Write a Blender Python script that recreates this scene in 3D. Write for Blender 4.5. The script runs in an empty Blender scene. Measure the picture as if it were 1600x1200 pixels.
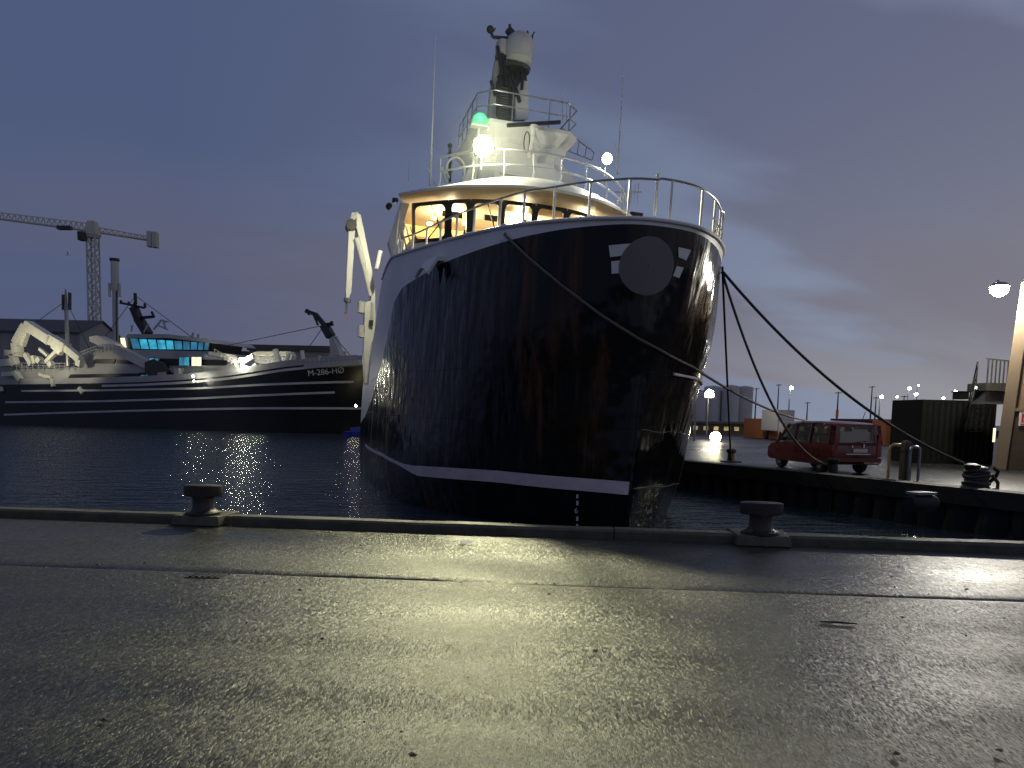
import bpy, bmesh, math, random
import numpy as np
from mathutils import Vector, Matrix
from mathutils.bvhtree import BVHTree
R_ = math.radians
random.seed(7)
scene = bpy.context.scene
col = scene.collection

# ------------------------------------------------------------------ camera
FPX, OX, OY, PITCH, ROLL, CAMH = 1204.0, 800.0, 760.0, R_(-5.3), R_(1.2), 1.65
_F = np.array([0, math.cos(PITCH), math.sin(PITCH)])
_U0 = np.array([0, -math.sin(PITCH), math.cos(PITCH)])
_R0 = np.array([1.0, 0, 0])
_R = math.cos(ROLL) * _R0 + math.sin(ROLL) * _U0
_U = -math.sin(ROLL) * _R0 + math.cos(ROLL) * _U0
_C = np.array([0, 0, CAMH])
cam = bpy.data.cameras.new("camera")
cam.sensor_fit = 'HORIZONTAL'; cam.sensor_width = 36.0
cam.lens = FPX / 1600 * 36
cam.shift_y = 160 / 1600
cam.clip_start = 0.1; cam.clip_end = 3000
camo = bpy.data.objects.new("camera", cam); col.objects.link(camo)
camo.matrix_world = Matrix(((_R[0], _U[0], -_F[0], 0), (_R[1], _U[1], -_F[1], 0), (_R[2], _U[2], -_F[2], CAMH), (0, 0, 0, 1)))
scene.camera = camo

def ray(px, py): return _F + (px - OX) / FPX * _R - (py - OY) / FPX * _U
def atY(px, py, Y):
    d = ray(px, py); return _C + d * (Y / d[1])
def atZ(px, py, Z):
    d = ray(px, py); return _C + d * ((Z - CAMH) / d[2])

# ------------------------------------------------------------------ world, sun, exposure
world = bpy.data.worlds.new("World"); scene.world = world; world.use_nodes = True
def build_world():
    nt = world.node_tree; nt.nodes.clear(); N = nt.nodes.new; Lk = nt.links.new
    out = N('ShaderNodeOutputWorld'); bg = N('ShaderNodeBackground'); bg.inputs['Strength'].default_value = 1.0
    tc = N('ShaderNodeTexCoord'); sep = N('ShaderNodeSeparateXYZ'); Lk(tc.outputs['Generated'], sep.inputs[0])
    def m(op, a, b=None, c=None, clamp=False):
        n = N('ShaderNodeMath'); n.operation = op; n.use_clamp = clamp
        for i, v in enumerate((a, b, c)):
            if v is None: continue
            if isinstance(v, (int, float)): n.inputs[i].default_value = v
            else: Lk(v, n.inputs[i])
        return n.outputs[0]
    def mix(f, a, b):
        n = N('ShaderNodeMix'); n.data_type = 'RGBA'
        for s, v in ((0, f), (6, a), (7, b)):
            if isinstance(v, (int, float)): n.inputs[s].default_value = v
            elif isinstance(v, tuple): n.inputs[s].default_value = v + (1,)
            else: Lk(v, n.inputs[s])
        return n.outputs[2]
    x, y, z = sep.outputs
    zc = m('MAXIMUM', z, 0.0)
    hor = m('POWER', m('SUBTRACT', 1.0, m('MULTIPLY', zc, 1.0), clamp=True), 5.0)          # 1 at horizon
    rt = m('MULTIPLY_ADD', x, 1.1, 0.42, clamp=True)                                        # brighter towards the right (west)
    up = mix(rt, (0.066, 0.093, 0.182), (0.106, 0.117, 0.194))
    lo = mix(rt, (0.082, 0.098, 0.175), (0.290, 0.295, 0.320))
    base = mix(hor, up, lo)
    # cloud layer, seen in perspective on a flat ceiling
    den = m('ADD', zc, 0.22)
    u = m('DIVIDE', x, den); v = m('DIVIDE', y, den)
    cmb = N('ShaderNodeCombineXYZ'); Lk(m('MULTIPLY_ADD', v, 0.35, m('MULTIPLY', u, 0.55)), cmb.inputs[0]); Lk(m('MULTIPLY_ADD', u, -0.5, m('MULTIPLY', v, 1.25)), cmb.inputs[1])
    def noise(scale, det, rough, off):
        n = N('ShaderNodeTexNoise'); n.inputs['Scale'].default_value = scale; n.inputs['Detail'].default_value = det; n.inputs['Roughness'].default_value = rough
        mp = N('ShaderNodeMapping'); mp.inputs['Location'].default_value = off; Lk(cmb.outputs[0], mp.inputs[0]); Lk(mp.outputs[0], n.inputs['Vector']); return n.outputs[0]
    def ramp(f, a, b):
        n = N('ShaderNodeMapRange'); n.interpolation_type = 'SMOOTHSTEP'; Lk(f, n.inputs[0]); n.inputs[1].default_value = a; n.inputs[2].default_value = b; return n.outputs[0]
    c1 = ramp(noise(0.62, 3.0, 0.45, (1.3, 0.4, 0)), 0.41, 0.60)
    c2 = ramp(noise(1.15, 4.0, 0.5, (5.1, 2.2, 3)), 0.47, 0.63)
    mauve = mix(rt, (0.104, 0.104, 0.158), (0.162, 0.150, 0.186))
    base = mix(m('MULTIPLY', c1, 0.72), base, mauve)
    pale = mix(rt, (0.085, 0.122, 0.225), (0.225, 0.275, 0.385))
    base = mix(m('MULTIPLY', c2, m('MULTIPLY_ADD', rt, 0.85, 0.10)), base, pale)
    east = m('MAXIMUM', m('MULTIPLY_ADD', y, 0.72, 0.72, clamp=True), 0.95)
    base = mix(east, (0.014, 0.018, 0.034), base)
    sky = N('ShaderNodeTexSky'); sky.sky_type = 'NISHITA'; sky.sun_disc = False
    sky.sun_elevation = R_(-3.0); sky.sun_rotation = R_(60); 
    add = N('ShaderNodeMix'); add.data_type = 'RGBA'; add.blend_type = 'ADD'; add.inputs[0].default_value = 0.05
    Lk(base, add.inputs[6]); Lk(sky.outputs[0], add.inputs[7])
    Lk(add.outputs[2], bg.inputs['Color']); Lk(bg.outputs[0], out.inputs[0])
build_world()
sun = bpy.data.lights.new("sun", 'SUN'); sun.energy = 0.02; sun.angle = R_(30); sun.color = (0.85, 0.9, 1.0)
suno = bpy.data.objects.new("sun", sun); col.objects.link(suno); suno.rotation_euler = (R_(70), 0, R_(120))
scene.view_settings.view_transform = 'Standard'; scene.view_settings.look = 'None'
scene.view_settings.exposure = 0.12; scene.view_settings.gamma = 1.0
scene.view_settings.use_curve_mapping = False
scene.render.engine = 'CYCLES'
scene.cycles.max_bounces = 6; scene.cycles.volume_bounces = 0; scene.cycles.transparent_max_bounces = 12
scene.cycles.sample_clamp_indirect = 4.0
scene.cycles.use_denoising = True; scene.cycles.denoising_prefilter = 'NONE'; scene.cycles.use_adaptive_sampling = False
scene.cycles.caustics_reflective = False; scene.cycles.caustics_refractive = False

# ------------------------------------------------------------------ materials
def newmat(name):
    m = bpy.data.materials.new(name); m.use_nodes = True
    return m, m.node_tree, m.node_tree.nodes['Principled BSDF']
def pbr(name, rgb, rough=0.5, metal=0.0, var=0.25, scale=3.0, bump=0.0, bscale=40.0, spec=0.5, rvar=0.1, stretch=None, coat=0.0):
    """painted / cast surface with mottled colour, roughness and fine relief"""
    m, nt, p = newmat(name); N = nt.nodes.new; L = nt.links.new
    tc = N('ShaderNodeTexCoord'); vec = tc.outputs['Object']
    if stretch:
        mp = N('ShaderNodeMapping'); mp.inputs['Scale'].default_value = stretch; L(vec, mp.inputs[0]); vec = mp.outputs[0]
    n = N('ShaderNodeTexNoise'); n.inputs['Scale'].default_value = scale; n.inputs['Detail'].default_value = 6; n.inputs['Roughness'].default_value = 0.6; L(vec, n.inputs['Vector'])
    r = N('ShaderNodeValToRGB'); c = Vector(rgb)
    r.color_ramp.elements[0].position = 0.3; r.color_ramp.elements[1].position = 0.7
    r.color_ramp.elements[0].color = (*(c * (1 - var)), 1); r.color_ramp.elements[1].color = (*(c * (1 + var * 0.6)), 1)
    L(n.outputs[0], r.inputs[0]); L(r.outputs[0], p.inputs['Base Color'])
    mr = N('ShaderNodeMapRange'); mr.inputs[3].default_value = max(0.02, rough - rvar); mr.inputs[4].default_value = min(1, rough + rvar); L(n.outputs[0], mr.inputs[0]); L(mr.outputs[0], p.inputs['Roughness'])
    p.inputs['Metallic'].default_value = metal; p.inputs['Specular IOR Level'].default_value = spec
    p.inputs['Coat Weight'].default_value = coat
    if bump:
        nb = N('ShaderNodeTexNoise'); nb.inputs['Scale'].default_value = bscale; nb.inputs['Detail'].default_value = 4; L(vec, nb.inputs['Vector'])
        b = N('ShaderNodeBump'); b.inputs['Strength'].default_value = 1.0; b.inputs['Distance'].default_value = bump; L(nb.outputs[0], b.inputs['Height']); L(b.outputs[0], p.inputs['Normal'])
    return m
def emis(name, rgb, strength, var=0.0, scale=2.0):
    m, nt, p = newmat(name); N = nt.nodes.new; L = nt.links.new
    p.inputs['Base Color'].default_value = (0.1, 0.1, 0.1, 1)
    p.inputs['Emission Color'].default_value = (*rgb, 1); p.inputs['Emission Strength'].default_value = strength
    if var:
        tc = N('ShaderNodeTexCoord'); n = N('ShaderNodeTexNoise'); n.inputs['Scale'].default_value = scale; n.inputs['Detail'].default_value = 3
        L(tc.outputs['Object'], n.inputs['Vector'])
        mr = N('ShaderNodeMapRange'); mr.inputs[1].default_value = 0.3; mr.inputs[2].default_value = 0.7
        mr.inputs[3].default_value = strength * (1 - var); mr.inputs[4].default_value = strength * (1 + var); L(n.outputs[0], mr.inputs[0]); L(mr.outputs[0], p.inputs['Emission Strength'])
    return m
def glassmat(name, tint=(0.9, 0.92, 0.9), gloss=0.08):
    m, nt, p = newmat(name); N = nt.nodes.new; L = nt.links.new; nt.nodes.remove(p)
    out = nt.nodes['Material Output']; t = N('ShaderNodeBsdfTransparent'); t.inputs[0].default_value = (*tint, 1)
    g = N('ShaderNodeBsdfGlossy'); g.inputs['Roughness'].default_value = 0.03
    lw = N('ShaderNodeLayerWeight'); lw.inputs[0].default_value = 0.5; pw = N('ShaderNodeMath'); pw.operation = 'POWER'; L(lw.outputs['Facing'], pw.inputs[0]); pw.inputs[1].default_value = 4.5
    f = N('ShaderNodeMath'); f.operation = 'MULTIPLY_ADD'; L(pw.outputs[0], f.inputs[0]); f.inputs[1].default_value = 0.8; f.inputs[2].default_value = 0.04
    mx = N('ShaderNodeMixShader'); L(f.outputs[0], mx.inputs[0]); L(t.outputs[0], mx.inputs[1]); L(g.outputs[0], mx.inputs[2]); L(mx.outputs[0], out.inputs[0])
    return m
def asphalt(name, rgb, r0, r1, grain, gscale, patch, facet=(.3, .5, 0), stretch=.28):
    m, nt, p = newmat(name); N = nt.nodes.new; L = nt.links.new
    tc = N('ShaderNodeTexCoord'); vec = tc.outputs['Object']
    def noise(s, d, r=0.55, mp=None):
        n = N('ShaderNodeTexNoise'); n.inputs['Scale'].default_value = s; n.inputs['Detail'].default_value = d; n.inputs['Roughness'].default_value = r
        if mp:
            q = N('ShaderNodeMapping'); q.inputs['Scale'].default_value = mp; L(vec, q.inputs[0]); L(q.outputs[0], n.inputs['Vector'])
        else: L(vec, n.inputs['Vector'])
        return n.outputs[0]
    def rng(f, a, b, c, d):
        n = N('ShaderNodeMapRange'); n.inputs[1].default_value = a; n.inputs[2].default_value = b; n.inputs[3].default_value = c; n.inputs[4].default_value = d; L(f, n.inputs[0]); return n.outputs[0]
    wet = rng(noise(patch, 2, 0.4, (0.3, 1.5, 1)), 0.36, 0.72, 0.0, 1.0)
    fine = noise(gscale * 1.9, 2)
    vor = N('ShaderNodeTexVoronoi'); vor.inputs['Scale'].default_value = gscale; vor.inputs['Randomness'].default_value = 1.0
    vm = N('ShaderNodeMapping'); vm.inputs['Scale'].default_value = (1, stretch, 1); L(vec, vm.inputs[0]); L(vm.outputs[0], vor.inputs['Vector'])
    cr = N('ShaderNodeMix'); cr.data_type = 'RGBA'; ch = N('ShaderNodeSeparateColor'); L(vor.outputs['Color'], ch.inputs[0]); L(ch.outputs[2], cr.inputs[0]); c = Vector(rgb)
    cr.inputs[6].default_value = (*(c * 0.35), 1); cr.inputs[7].default_value = (*(c * 1.8), 1)
    L(cr.outputs[2], p.inputs['Base Color'])
    ro = N('ShaderNodeMath'); ro.operation = 'ADD'; L(rng(wet, 0, 1, r1, r0), ro.inputs[0]); L(rng(noise(7, 5), 0.3, 0.7, -0.05, 0.07), ro.inputs[1]); ro.use_clamp = True
    L(ro.outputs[0], p.inputs['Roughness'])
    h = N('ShaderNodeMath'); h.operation = 'MULTIPLY_ADD'; L(vor.outputs['Distance'], h.inputs[0]); h.inputs[1].default_value = -0.8; L(fine, h.inputs[2])
    b = N('ShaderNodeBump'); b.inputs['Distance'].default_value = grain; L(rng(wet, 0, 1, 1.0, 0.45), b.inputs['Strength']); L(h.outputs[0], b.inputs['Height'])
    # every stone chip is a small facet with its own tilt
    fc = N('ShaderNodeVectorMath'); fc.operation = 'SUBTRACT'; L(vor.outputs['Color'], fc.inputs[0]); fc.inputs[1].default_value = (.5, .5, .5)
    fs = N('ShaderNodeVectorMath'); fs.operation = 'MULTIPLY'; L(fc.outputs[0], fs.inputs[0]); fs.inputs[1].default_value = facet
    ad = N('ShaderNodeVectorMath'); ad.operation = 'ADD'; L(b.outputs[0], ad.inputs[0]); L(fs.outputs[0], ad.inputs[1])
    nn = N('ShaderNodeVectorMath'); nn.operation = 'NORMALIZE'; L(ad.outputs[0], nn.inputs[0])
    L(nn.outputs[0], p.inputs['Normal']); p.inputs['Specular IOR Level'].default_value = 0.36
    return m
def hullmat():
    m, nt, p = newmat('hull_black_paint'); N = nt.nodes.new; L = nt.links.new
    tc = N('ShaderNodeTexCoord'); vec = tc.outputs['Object']
    def noise(s, d, mp, rough=0.5):
        q = N('ShaderNodeMapping'); q.inputs['Scale'].default_value = mp; L(vec, q.inputs[0])
        n = N('ShaderNodeTexNoise'); n.inputs['Scale'].default_value = s; n.inputs['Detail'].default_value = d; n.inputs['Roughness'].default_value = rough; L(q.outputs[0], n.inputs['Vector']); return n.outputs[0]
    def rng(f, a, b, c=0.0, d=1.0):
        n = N('ShaderNodeMapRange'); n.interpolation_type = 'SMOOTHSTEP'; n.inputs[1].default_value = a; n.inputs[2].default_value = b; n.inputs[3].default_value = c; n.inputs[4].default_value = d; L(f, n.inputs[0]); return n.outputs[0]
    brown_streak = rng(noise(1.1, 5, (1.0, 1.0, 0.05)), 0.53, 0.68)  # brown vertical streaks mixed into the black by noise
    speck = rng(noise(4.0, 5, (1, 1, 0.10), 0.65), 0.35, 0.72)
    f = N('ShaderNodeMath'); f.operation = 'MULTIPLY'; L(brown_streak, f.inputs[0]); L(speck, f.inputs[1])
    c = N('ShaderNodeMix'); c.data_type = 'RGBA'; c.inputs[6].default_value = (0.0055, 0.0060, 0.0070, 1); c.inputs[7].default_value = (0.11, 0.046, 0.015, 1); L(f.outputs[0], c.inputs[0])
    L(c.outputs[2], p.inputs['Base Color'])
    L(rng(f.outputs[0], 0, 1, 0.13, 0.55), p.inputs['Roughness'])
    # plate buckling between the frames: wide soft vertical waves, plus small dents
    h = N('ShaderNodeMath'); h.operation = 'MULTIPLY_ADD'; L(noise(2.4, 2, (1, 1, 0.25)), h.inputs[0]); h.inputs[1].default_value = 1.0
    h2 = N('ShaderNodeMath'); h2.operation = 'MULTIPLY'; L(noise(13, 2, (1, 1, 0.12)), h2.inputs[0]); h2.inputs[1].default_value = 0.035; h3 = N('ShaderNodeMath'); h3.operation = 'MULTIPLY_ADD'; L(noise(0.9, 2, (1, 1, 1.1)), h3.inputs[0]); h3.inputs[1].default_value = 1.2; L(h2.outputs[0], h3.inputs[2]); L(h3.outputs[0], h.inputs[2])
    b = N('ShaderNodeBump'); b.inputs['Distance'].default_value = 0.055; L(h.outputs[0], b.inputs['Height']); L(b.outputs[0], p.inputs['Normal'])
    p.inputs['Specular IOR Level'].default_value = 0.30
    return m
def watermat():
    m, nt, p = newmat('harbour_water'); N = nt.nodes.new; L = nt.links.new
    tc = N('ShaderNodeTexCoord'); vec = tc.outputs['Object']
    def noise(s, d, mp):
        q = N('ShaderNodeMapping'); q.inputs['Scale'].default_value = mp; L(vec, q.inputs[0])
        n = N('ShaderNodeTexNoise'); n.inputs['Scale'].default_value = s; n.inputs['Detail'].default_value = d; n.inputs['Roughness'].default_value = 0.55; L(q.outputs[0], n.inputs['Vector']); return n.outputs[0]
    p.inputs['Base Color'].default_value = (0.032, 0.048, 0.060, 1); p.inputs['Roughness'].default_value = 0.06; p.inputs['IOR'].default_value = 1.33
    a = N('ShaderNodeMath'); a.operation = 'MULTIPLY_ADD'; L(noise(1.3, 4, (0.55, 1.5, 1)), a.inputs[0]); a.inputs[1].default_value = 1.0
    a2 = N('ShaderNodeMath'); a2.operation = 'MULTIPLY'; L(noise(5.5, 3, (0.8, 1.3, 1)), a2.inputs[0]); a2.inputs[1].default_value = 0.22; L(a2.outputs[0], a.inputs[2])
    b = N('ShaderNodeBump'); b.inputs['Distance'].default_value = 0.20; L(a.outputs[0], b.inputs['Height']); L(b.outputs[0], p.inputs['Normal'])
    return m

M = {}
M['asphalt'] = asphalt('wet_asphalt', (0.046, 0.044, 0.038), 0.30, 0.40, 0.003, 108, 0.40, (.44, .30, 0), .30)
M['apron'] = asphalt('wet_concrete_apron', (0.046, 0.045, 0.040), 0.30, 0.42, 0.003, 80, 0.45, (.24, .24, 0), .30)
M['far_asphalt'] = asphalt('wet_asphalt_far', (0.026, 0.026, 0.026), 0.26, 0.42, 0.004, 14, 0.12, (.12, .2, 0))
M['puddle'] = pbr('standing_water', (0.01, 0.011, 0.013), 0.05, var=0.1, rvar=0.02, bump=0.001, bscale=9)
M['kerb'] = pbr('mossy_kerb_concrete', (0.085, 0.078, 0.048), 0.6, var=0.45, scale=5, bump=0.008, bscale=35)
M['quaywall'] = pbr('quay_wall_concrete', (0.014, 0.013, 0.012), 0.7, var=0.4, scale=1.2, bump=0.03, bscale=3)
M['water'] = watermat()
M['hull'] = hullmat()
M['bulwark'] = pbr('grey_white_bulwark_paint', (0.84, 0.80, 0.79), 0.42, var=0.10, scale=1.2, stretch=(1, 1, 0.3), bump=0.010, bscale=2.5)
M['white'] = pbr('white_ship_paint', (0.74, 0.74, 0.70), 0.35, var=0.08, scale=2.0, bump=0.004, bscale=4)
M['white_rail'] = pbr('white_rail_paint', (0.72, 0.72, 0.70), 0.35, var=0.12, scale=9)
M['greyrail'] = pbr('galvanised_rail', (0.38, 0.38, 0.38), 0.35, metal=0.6, var=0.15, scale=9)
M['stripe'] = pbr('pale_waterline_paint', (0.80, 0.69, 0.69), 0.45, var=0.15, scale=2.5)
M['crest'] = pbr('grey_crest_enamel', (0.17, 0.165, 0.155), 0.6, var=0.06, scale=3)
M['crestbar'] = pbr('pale_crest_bar', (0.80, 0.78, 0.75), 0.5, var=0.08)
M['black'] = pbr('matt_black', (0.012, 0.012, 0.013), 0.45, var=0.3)
M['darkmetal'] = pbr('dark_mast_paint', (0.055, 0.055, 0.047), 0.5, var=0.35, scale=4, bump=0.01, bscale=6)
M['rubber'] = pbr('black_rubber', (0.014, 0.014, 0.014), 0.7, var=0.3, bump=0.004)
M['rope'] = pbr('weathered_rope', (0.17, 0.145, 0.11), 0.85, var=0.35, scale=30, bump=0.012, bscale=45)
M['darkrope'] = pbr('dark_wet_rope', (0.07, 0.064, 0.056), 0.8, var=0.35, scale=30, bump=0.012, bscale=45)
M['iron'] = pbr('rusty_cast_iron', (0.030, 0.022, 0.017), 0.5, var=0.5, scale=8, bump=0.008, bscale=30)
M['warm_wall'] = pbr('warm_cabin_lining', (0.84, 0.66, 0.29), 0.6, var=0.12, scale=1.5)
M['soffit'] = pbr('visor_underside_paint', (0.50, 0.43, 0.34), 0.5, var=0.1, scale=1.5)
M['wood'] = pbr('cabin_wood', (0.28, 0.15, 0.06), 0.5, var=0.3, scale=3, stretch=(1, 1, 5))
M['glass'] = glassmat('window_glass')
M['dome'] = pbr('radome_white', (0.60, 0.60, 0.56), 0.5, var=0.06)
M['cabinlamp'] = emis('cabin_lamp', (1.0, 0.80, 0.42), 9.0)
M['flood'] = emis('flood_lens_warm', (1.0, 0.97, 0.66), 220.0)
M['flood2'] = emis('flood_lens_cool', (0.97, 1.0, 0.85), 120.0)
M['streetlens'] = emis('street_lamp_lens', (1.0, 0.97, 0.80), 300.0)
M['farlamp'] = emis('far_lamp_white', (1.0, 0.93, 0.75), 60.0)
M['decklens'] = emis('deck_lamp_lens', (1.0, 0.95, 0.75), 220.0)
M['farlamp_cool'] = emis('far_lamp_cool', (0.85, 0.95, 1.0), 60.0)
M['cyan'] = emis('blue_lit_cabin', (0.05, 0.52, 0.78), 0.62, var=0.55, scale=1.0)
M['cyan_dim'] = emis('blue_lit_cabin_dim', (0.04, 0.30, 0.52), 0.42, var=0.4, scale=1.0)
M['yellowwin'] = emis('yellow_lit_window', (1.0, 0.90, 0.50), 1.4, var=0.2)
M['warmwin'] = emis('warm_shed_window', (1.0, 0.75, 0.35), 0.35, var=0.7, scale=1.5)
M['farhull'] = pbr('far_hull_paint', (0.008, 0.009, 0.010), 0.35, var=0.3, scale=0.3)
M['farstripe'] = pbr('far_hull_stripe', (0.55, 0.55, 0.55), 0.5, var=0.2, scale=0.4)
M['farwhite'] = pbr('far_white_paint', (0.42, 0.42, 0.42), 0.5, var=0.2, scale=0.3)
M['cranewhite'] = pbr('crane_cream_paint', (0.72, 0.71, 0.60), 0.4, var=0.12, scale=1.5)
M['ladwall'] = pbr('warehouse_cladding', (0.33, 0.31, 0.30), 0.7, var=0.15, scale=0.3)
M['roof'] = pbr('warehouse_roof', (0.09, 0.088, 0.088), 0.7, var=0.2, scale=0.3)
M['craneyellow'] = pbr('tower_crane_paint', (0.55, 0.53, 0.44), 0.6, var=0.2)
M['conc'] = pbr('silo_concrete', (0.62, 0.59, 0.56), 0.8, var=0.15, scale=0.2)
M['red'] = pbr('red_car_paint', (0.11, 0.007, 0.005), 0.28, var=0.12, scale=2, coat=0.5)
M['carglass'] = glassmat('car_glass', (0.30, 0.32, 0.30))
M['redlens'] = pbr('red_tail_lens', (0.30, 0.02, 0.02), 0.2, var=0.1)
M['plate'] = pbr('number_plate_white', (0.65, 0.60, 0.50), 0.4, var=0.08)
M['chrome'] = pbr('bright_metal', (0.6, 0.6, 0.6), 0.25, metal=1.0, var=0.1)
M['tan'] = pbr('tan_painted_wall', (0.27, 0.175, 0.105), 0.7, var=0.18, scale=0.8, stretch=(1, 1, 0.4), bump=0.02, bscale=6)
M['tanlight'] = pbr('light_tan_corner', (0.23, 0.165, 0.11), 0.6, var=0.12, scale=1.0)
M['door'] = pbr('brown_dark_door', (0.07, 0.045, 0.028), 0.6, var=0.3)
M['sign'] = pbr('white_sign_enamel', (0.75, 0.72, 0.68), 0.4, var=0.05)
M['signred'] = pbr('red_sign_print', (0.55, 0.05, 0.04), 0.5, var=0.1)
M['contdark'] = pbr('dark_container_paint', (0.007, 0.0075, 0.007), 0.7, var=0.3, scale=1.0, spec=0.2)
M['orange'] = pbr('orange_container_paint', (0.50, 0.15, 0.035), 0.6, var=0.2, scale=0.8)
M['shed'] = pbr('shed_brown_wall', (0.12, 0.095, 0.07), 0.8, var=0.3, scale=0.5)
M['steel'] = pbr('galvanised_steel', (0.30, 0.30, 0.30), 0.4, metal=0.7, var=0.25, scale=5)
M['hoop'] = pbr('yellowed_hoop_paint', (0.60, 0.42, 0.16), 0.4, var=0.2, scale=6)
M['timber'] = pbr('wet_timber', (0.085, 0.065, 0.045), 0.6, var=0.4, scale=3, stretch=(4, 4, 0.6), bump=0.01, bscale=12)
M['paper'] = pbr('white_paper', (0.8, 0.8, 0.78), 0.7, var=0.05)
M['grass'] = pbr('weed_green', (0.10, 0.12, 0.035), 0.6, var=0.4, scale=20)
M['gull'] = pbr('gull_white', (0.75, 0.75, 0.75), 0.7, var=0.1)
M['blue'] = pbr('blue_tarpaulin', (0.02, 0.03, 0.30), 0.5, var=0.2)
M['pink'] = pbr('pink_float', (0.6, 0.2, 0.25), 0.5, var=0.1)

# ------------------------------------------------------------------ mesh helpers
class MB:
    def __init__(s): s.v = []; s.f = []
    def add(s, vs, fs):
        o = len(s.v); s.v += [tuple(map(float, q)) for q in vs]; s.f += [tuple(i + o for i in q) for q in fs]; return s
    def box(s, c, d, rz=0.0, rx=0.0, ry=0.0):
        m = Matrix.Translation(Vector(c)) @ Matrix.Rotation(rz, 4, 'Z') @ Matrix.Rotation(ry, 4, 'Y') @ Matrix.Rotation(rx, 4, 'X')
        vs = [m @ Vector((sx * d[0] / 2, sy * d[1] / 2, sz * d[2] / 2)) for sx in (-1, 1) for sy in (-1, 1) for sz in (-1, 1)]
        return s.add(vs, [(0, 1, 3, 2), (4, 6, 7, 5), (0, 4, 5, 1), (2, 3, 7, 6), (0, 2, 6, 4), (1, 5, 7, 3)])
    def rings(s, rs, closed=True, cap=True):
        n = len(rs[0]); vs = [q for r in rs for q in r]; fs = []
        for i in range(len(rs) - 1):
            for j in range(n if closed else n - 1):
                k = (j + 1) % n
                fs.append((i * n + j, i * n + k, (i + 1) * n + k, (i + 1) * n + j))
        if cap and closed: fs += [tuple(range(n))[::-1], tuple((len(rs) - 1) * n + j for j in range(n))]
        return s.add(vs, fs)
    def tube(s, pts, r, n=8):
        pts = [Vector(tuple(map(float, p))) for p in pts]; rs = []; up = None
        for i, p in enumerate(pts):
            t = (pts[min(i + 1, len(pts) - 1)] - pts[max(i - 1, 0)])
            if t.length < 1e-9: t = Vector((0, 0, 1))
            t.normalize()
            if up is None: up = t.orthogonal().normalized()
            a = (up - t * up.dot(t)); a = a.normalized() if a.length > 1e-6 else t.orthogonal().normalized(); up = a
            b = t.cross(a); rr = r[i] if isinstance(r, (list, tuple)) else r
            rs.append([p + (a * math.cos(2 * math.pi * k / n) + b * math.sin(2 * math.pi * k / n)) * rr for k in range(n)])
        return s.rings(rs)
    def bar(s, p, q, w, h=None):
        p = Vector(tuple(map(float, p))); q = Vector(tuple(map(float, q))); h = h or w; t = (q - p).normalized()
        a = t.cross(Vector((0, 0, 1))); a = a.normalized() if a.length > 1e-3 else Vector((1, 0, 0)); b = a.cross(t).normalized()
        rs = [[c + a * sx * w / 2 + b * sy * h / 2 for sx, sy in ((-1, -1), (1, -1), (1, 1), (-1, 1))] for c in (p, q)]
        return s.rings(rs)
    def lathe(s, c, prof, n=16, axis='z'):
        rs = []
        for r, h in prof:
            ring = []
            for k in range(n):
                a = 2 * math.pi * k / n; x, y = r * math.cos(a), r * math.sin(a)
                ring.append((c[0] + x, c[1] + y, c[2] + h) if axis == 'z' else ((c[0] + x, c[1] + h, c[2] + y) if axis == 'y' else (c[0] + h, c[1] + x, c[2] + y)))
            rs.append(ring)
        return s.rings(rs)
    def ball(s, c, r, n=14, m=9, sz=1.0):
        return s.lathe(c, [(max(0.001, r * math.sin(math.pi * i / m)), -r * sz * math.cos(math.pi * i / m)) for i in range(m + 1)], n)
    def prism(s, poly, d):
        """poly: 3D loop; d: thickness vector"""
        d = Vector(tuple(d)); a = [Vector(tuple(map(float, p))) for p in poly]
        return s.rings([a, [p + d for p in a]])
    def build(s, name, mat, parent=None, smooth=False, bevel=0.0):
        me = bpy.data.meshes.new(name); me.from_pydata(s.v, [], s.f); me.update()
        bm = bmesh.new(); bm.from_mesh(me); bmesh.ops.recalc_face_normals(bm, faces=bm.faces)
        if bevel: bmesh.ops.bevel(bm, geom=[e for e in bm.edges if len(e.link_faces) == 2 and e.calc_face_angle(0) > 0.6], offset=bevel, segments=2, affect='EDGES', profile=0.5)
        bm.to_mesh(me); bm.free()
        if smooth:
            me.polygons.foreach_set('use_smooth', [True] * len(me.polygons)); me.set_sharp_from_angle(angle=R_(40))
        me.materials.append(mat); o = bpy.data.objects.new(name, me); col.objects.link(o)
        if parent is not None: o.parent = parent
        return o
def tag(o, label=None, cat=None, group=None, kind=None):
    if label: o['label'] = label
    if cat: o['category'] = cat
    if group: o['group'] = group
    if kind: o['kind'] = kind
    return o
def empty(name, loc, rz=0.0, label=None, cat=None, group=None):
    o = bpy.data.objects.new(name, None); col.objects.link(o); o.location = tuple(map(float, loc)); o.rotation_euler = (0, 0, rz); o.empty_display_size = 0.3
    return tag(o, label, cat, group)
def lamp(name, kind, loc, power, rgb, parent=None, radius=0.1, aim=None, angle=150, blend=0.4):
    d = bpy.data.lights.new(name, kind); d.energy = power; d.color = rgb; d.shadow_soft_size = radius
    o = bpy.data.objects.new(name, d); col.objects.link(o); o.location = tuple(map(float, loc))
    if kind == 'SPOT':
        d.spot_size = R_(angle); d.spot_blend = blend
        o.rotation_mode = 'QUATERNION'; o.rotation_quaternion = Vector(aim).to_track_quat('-Z', 'Y')
    if parent is not None: o.parent = parent
    return o
def lerp(a, b, t): return a + (b - a) * t
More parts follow.
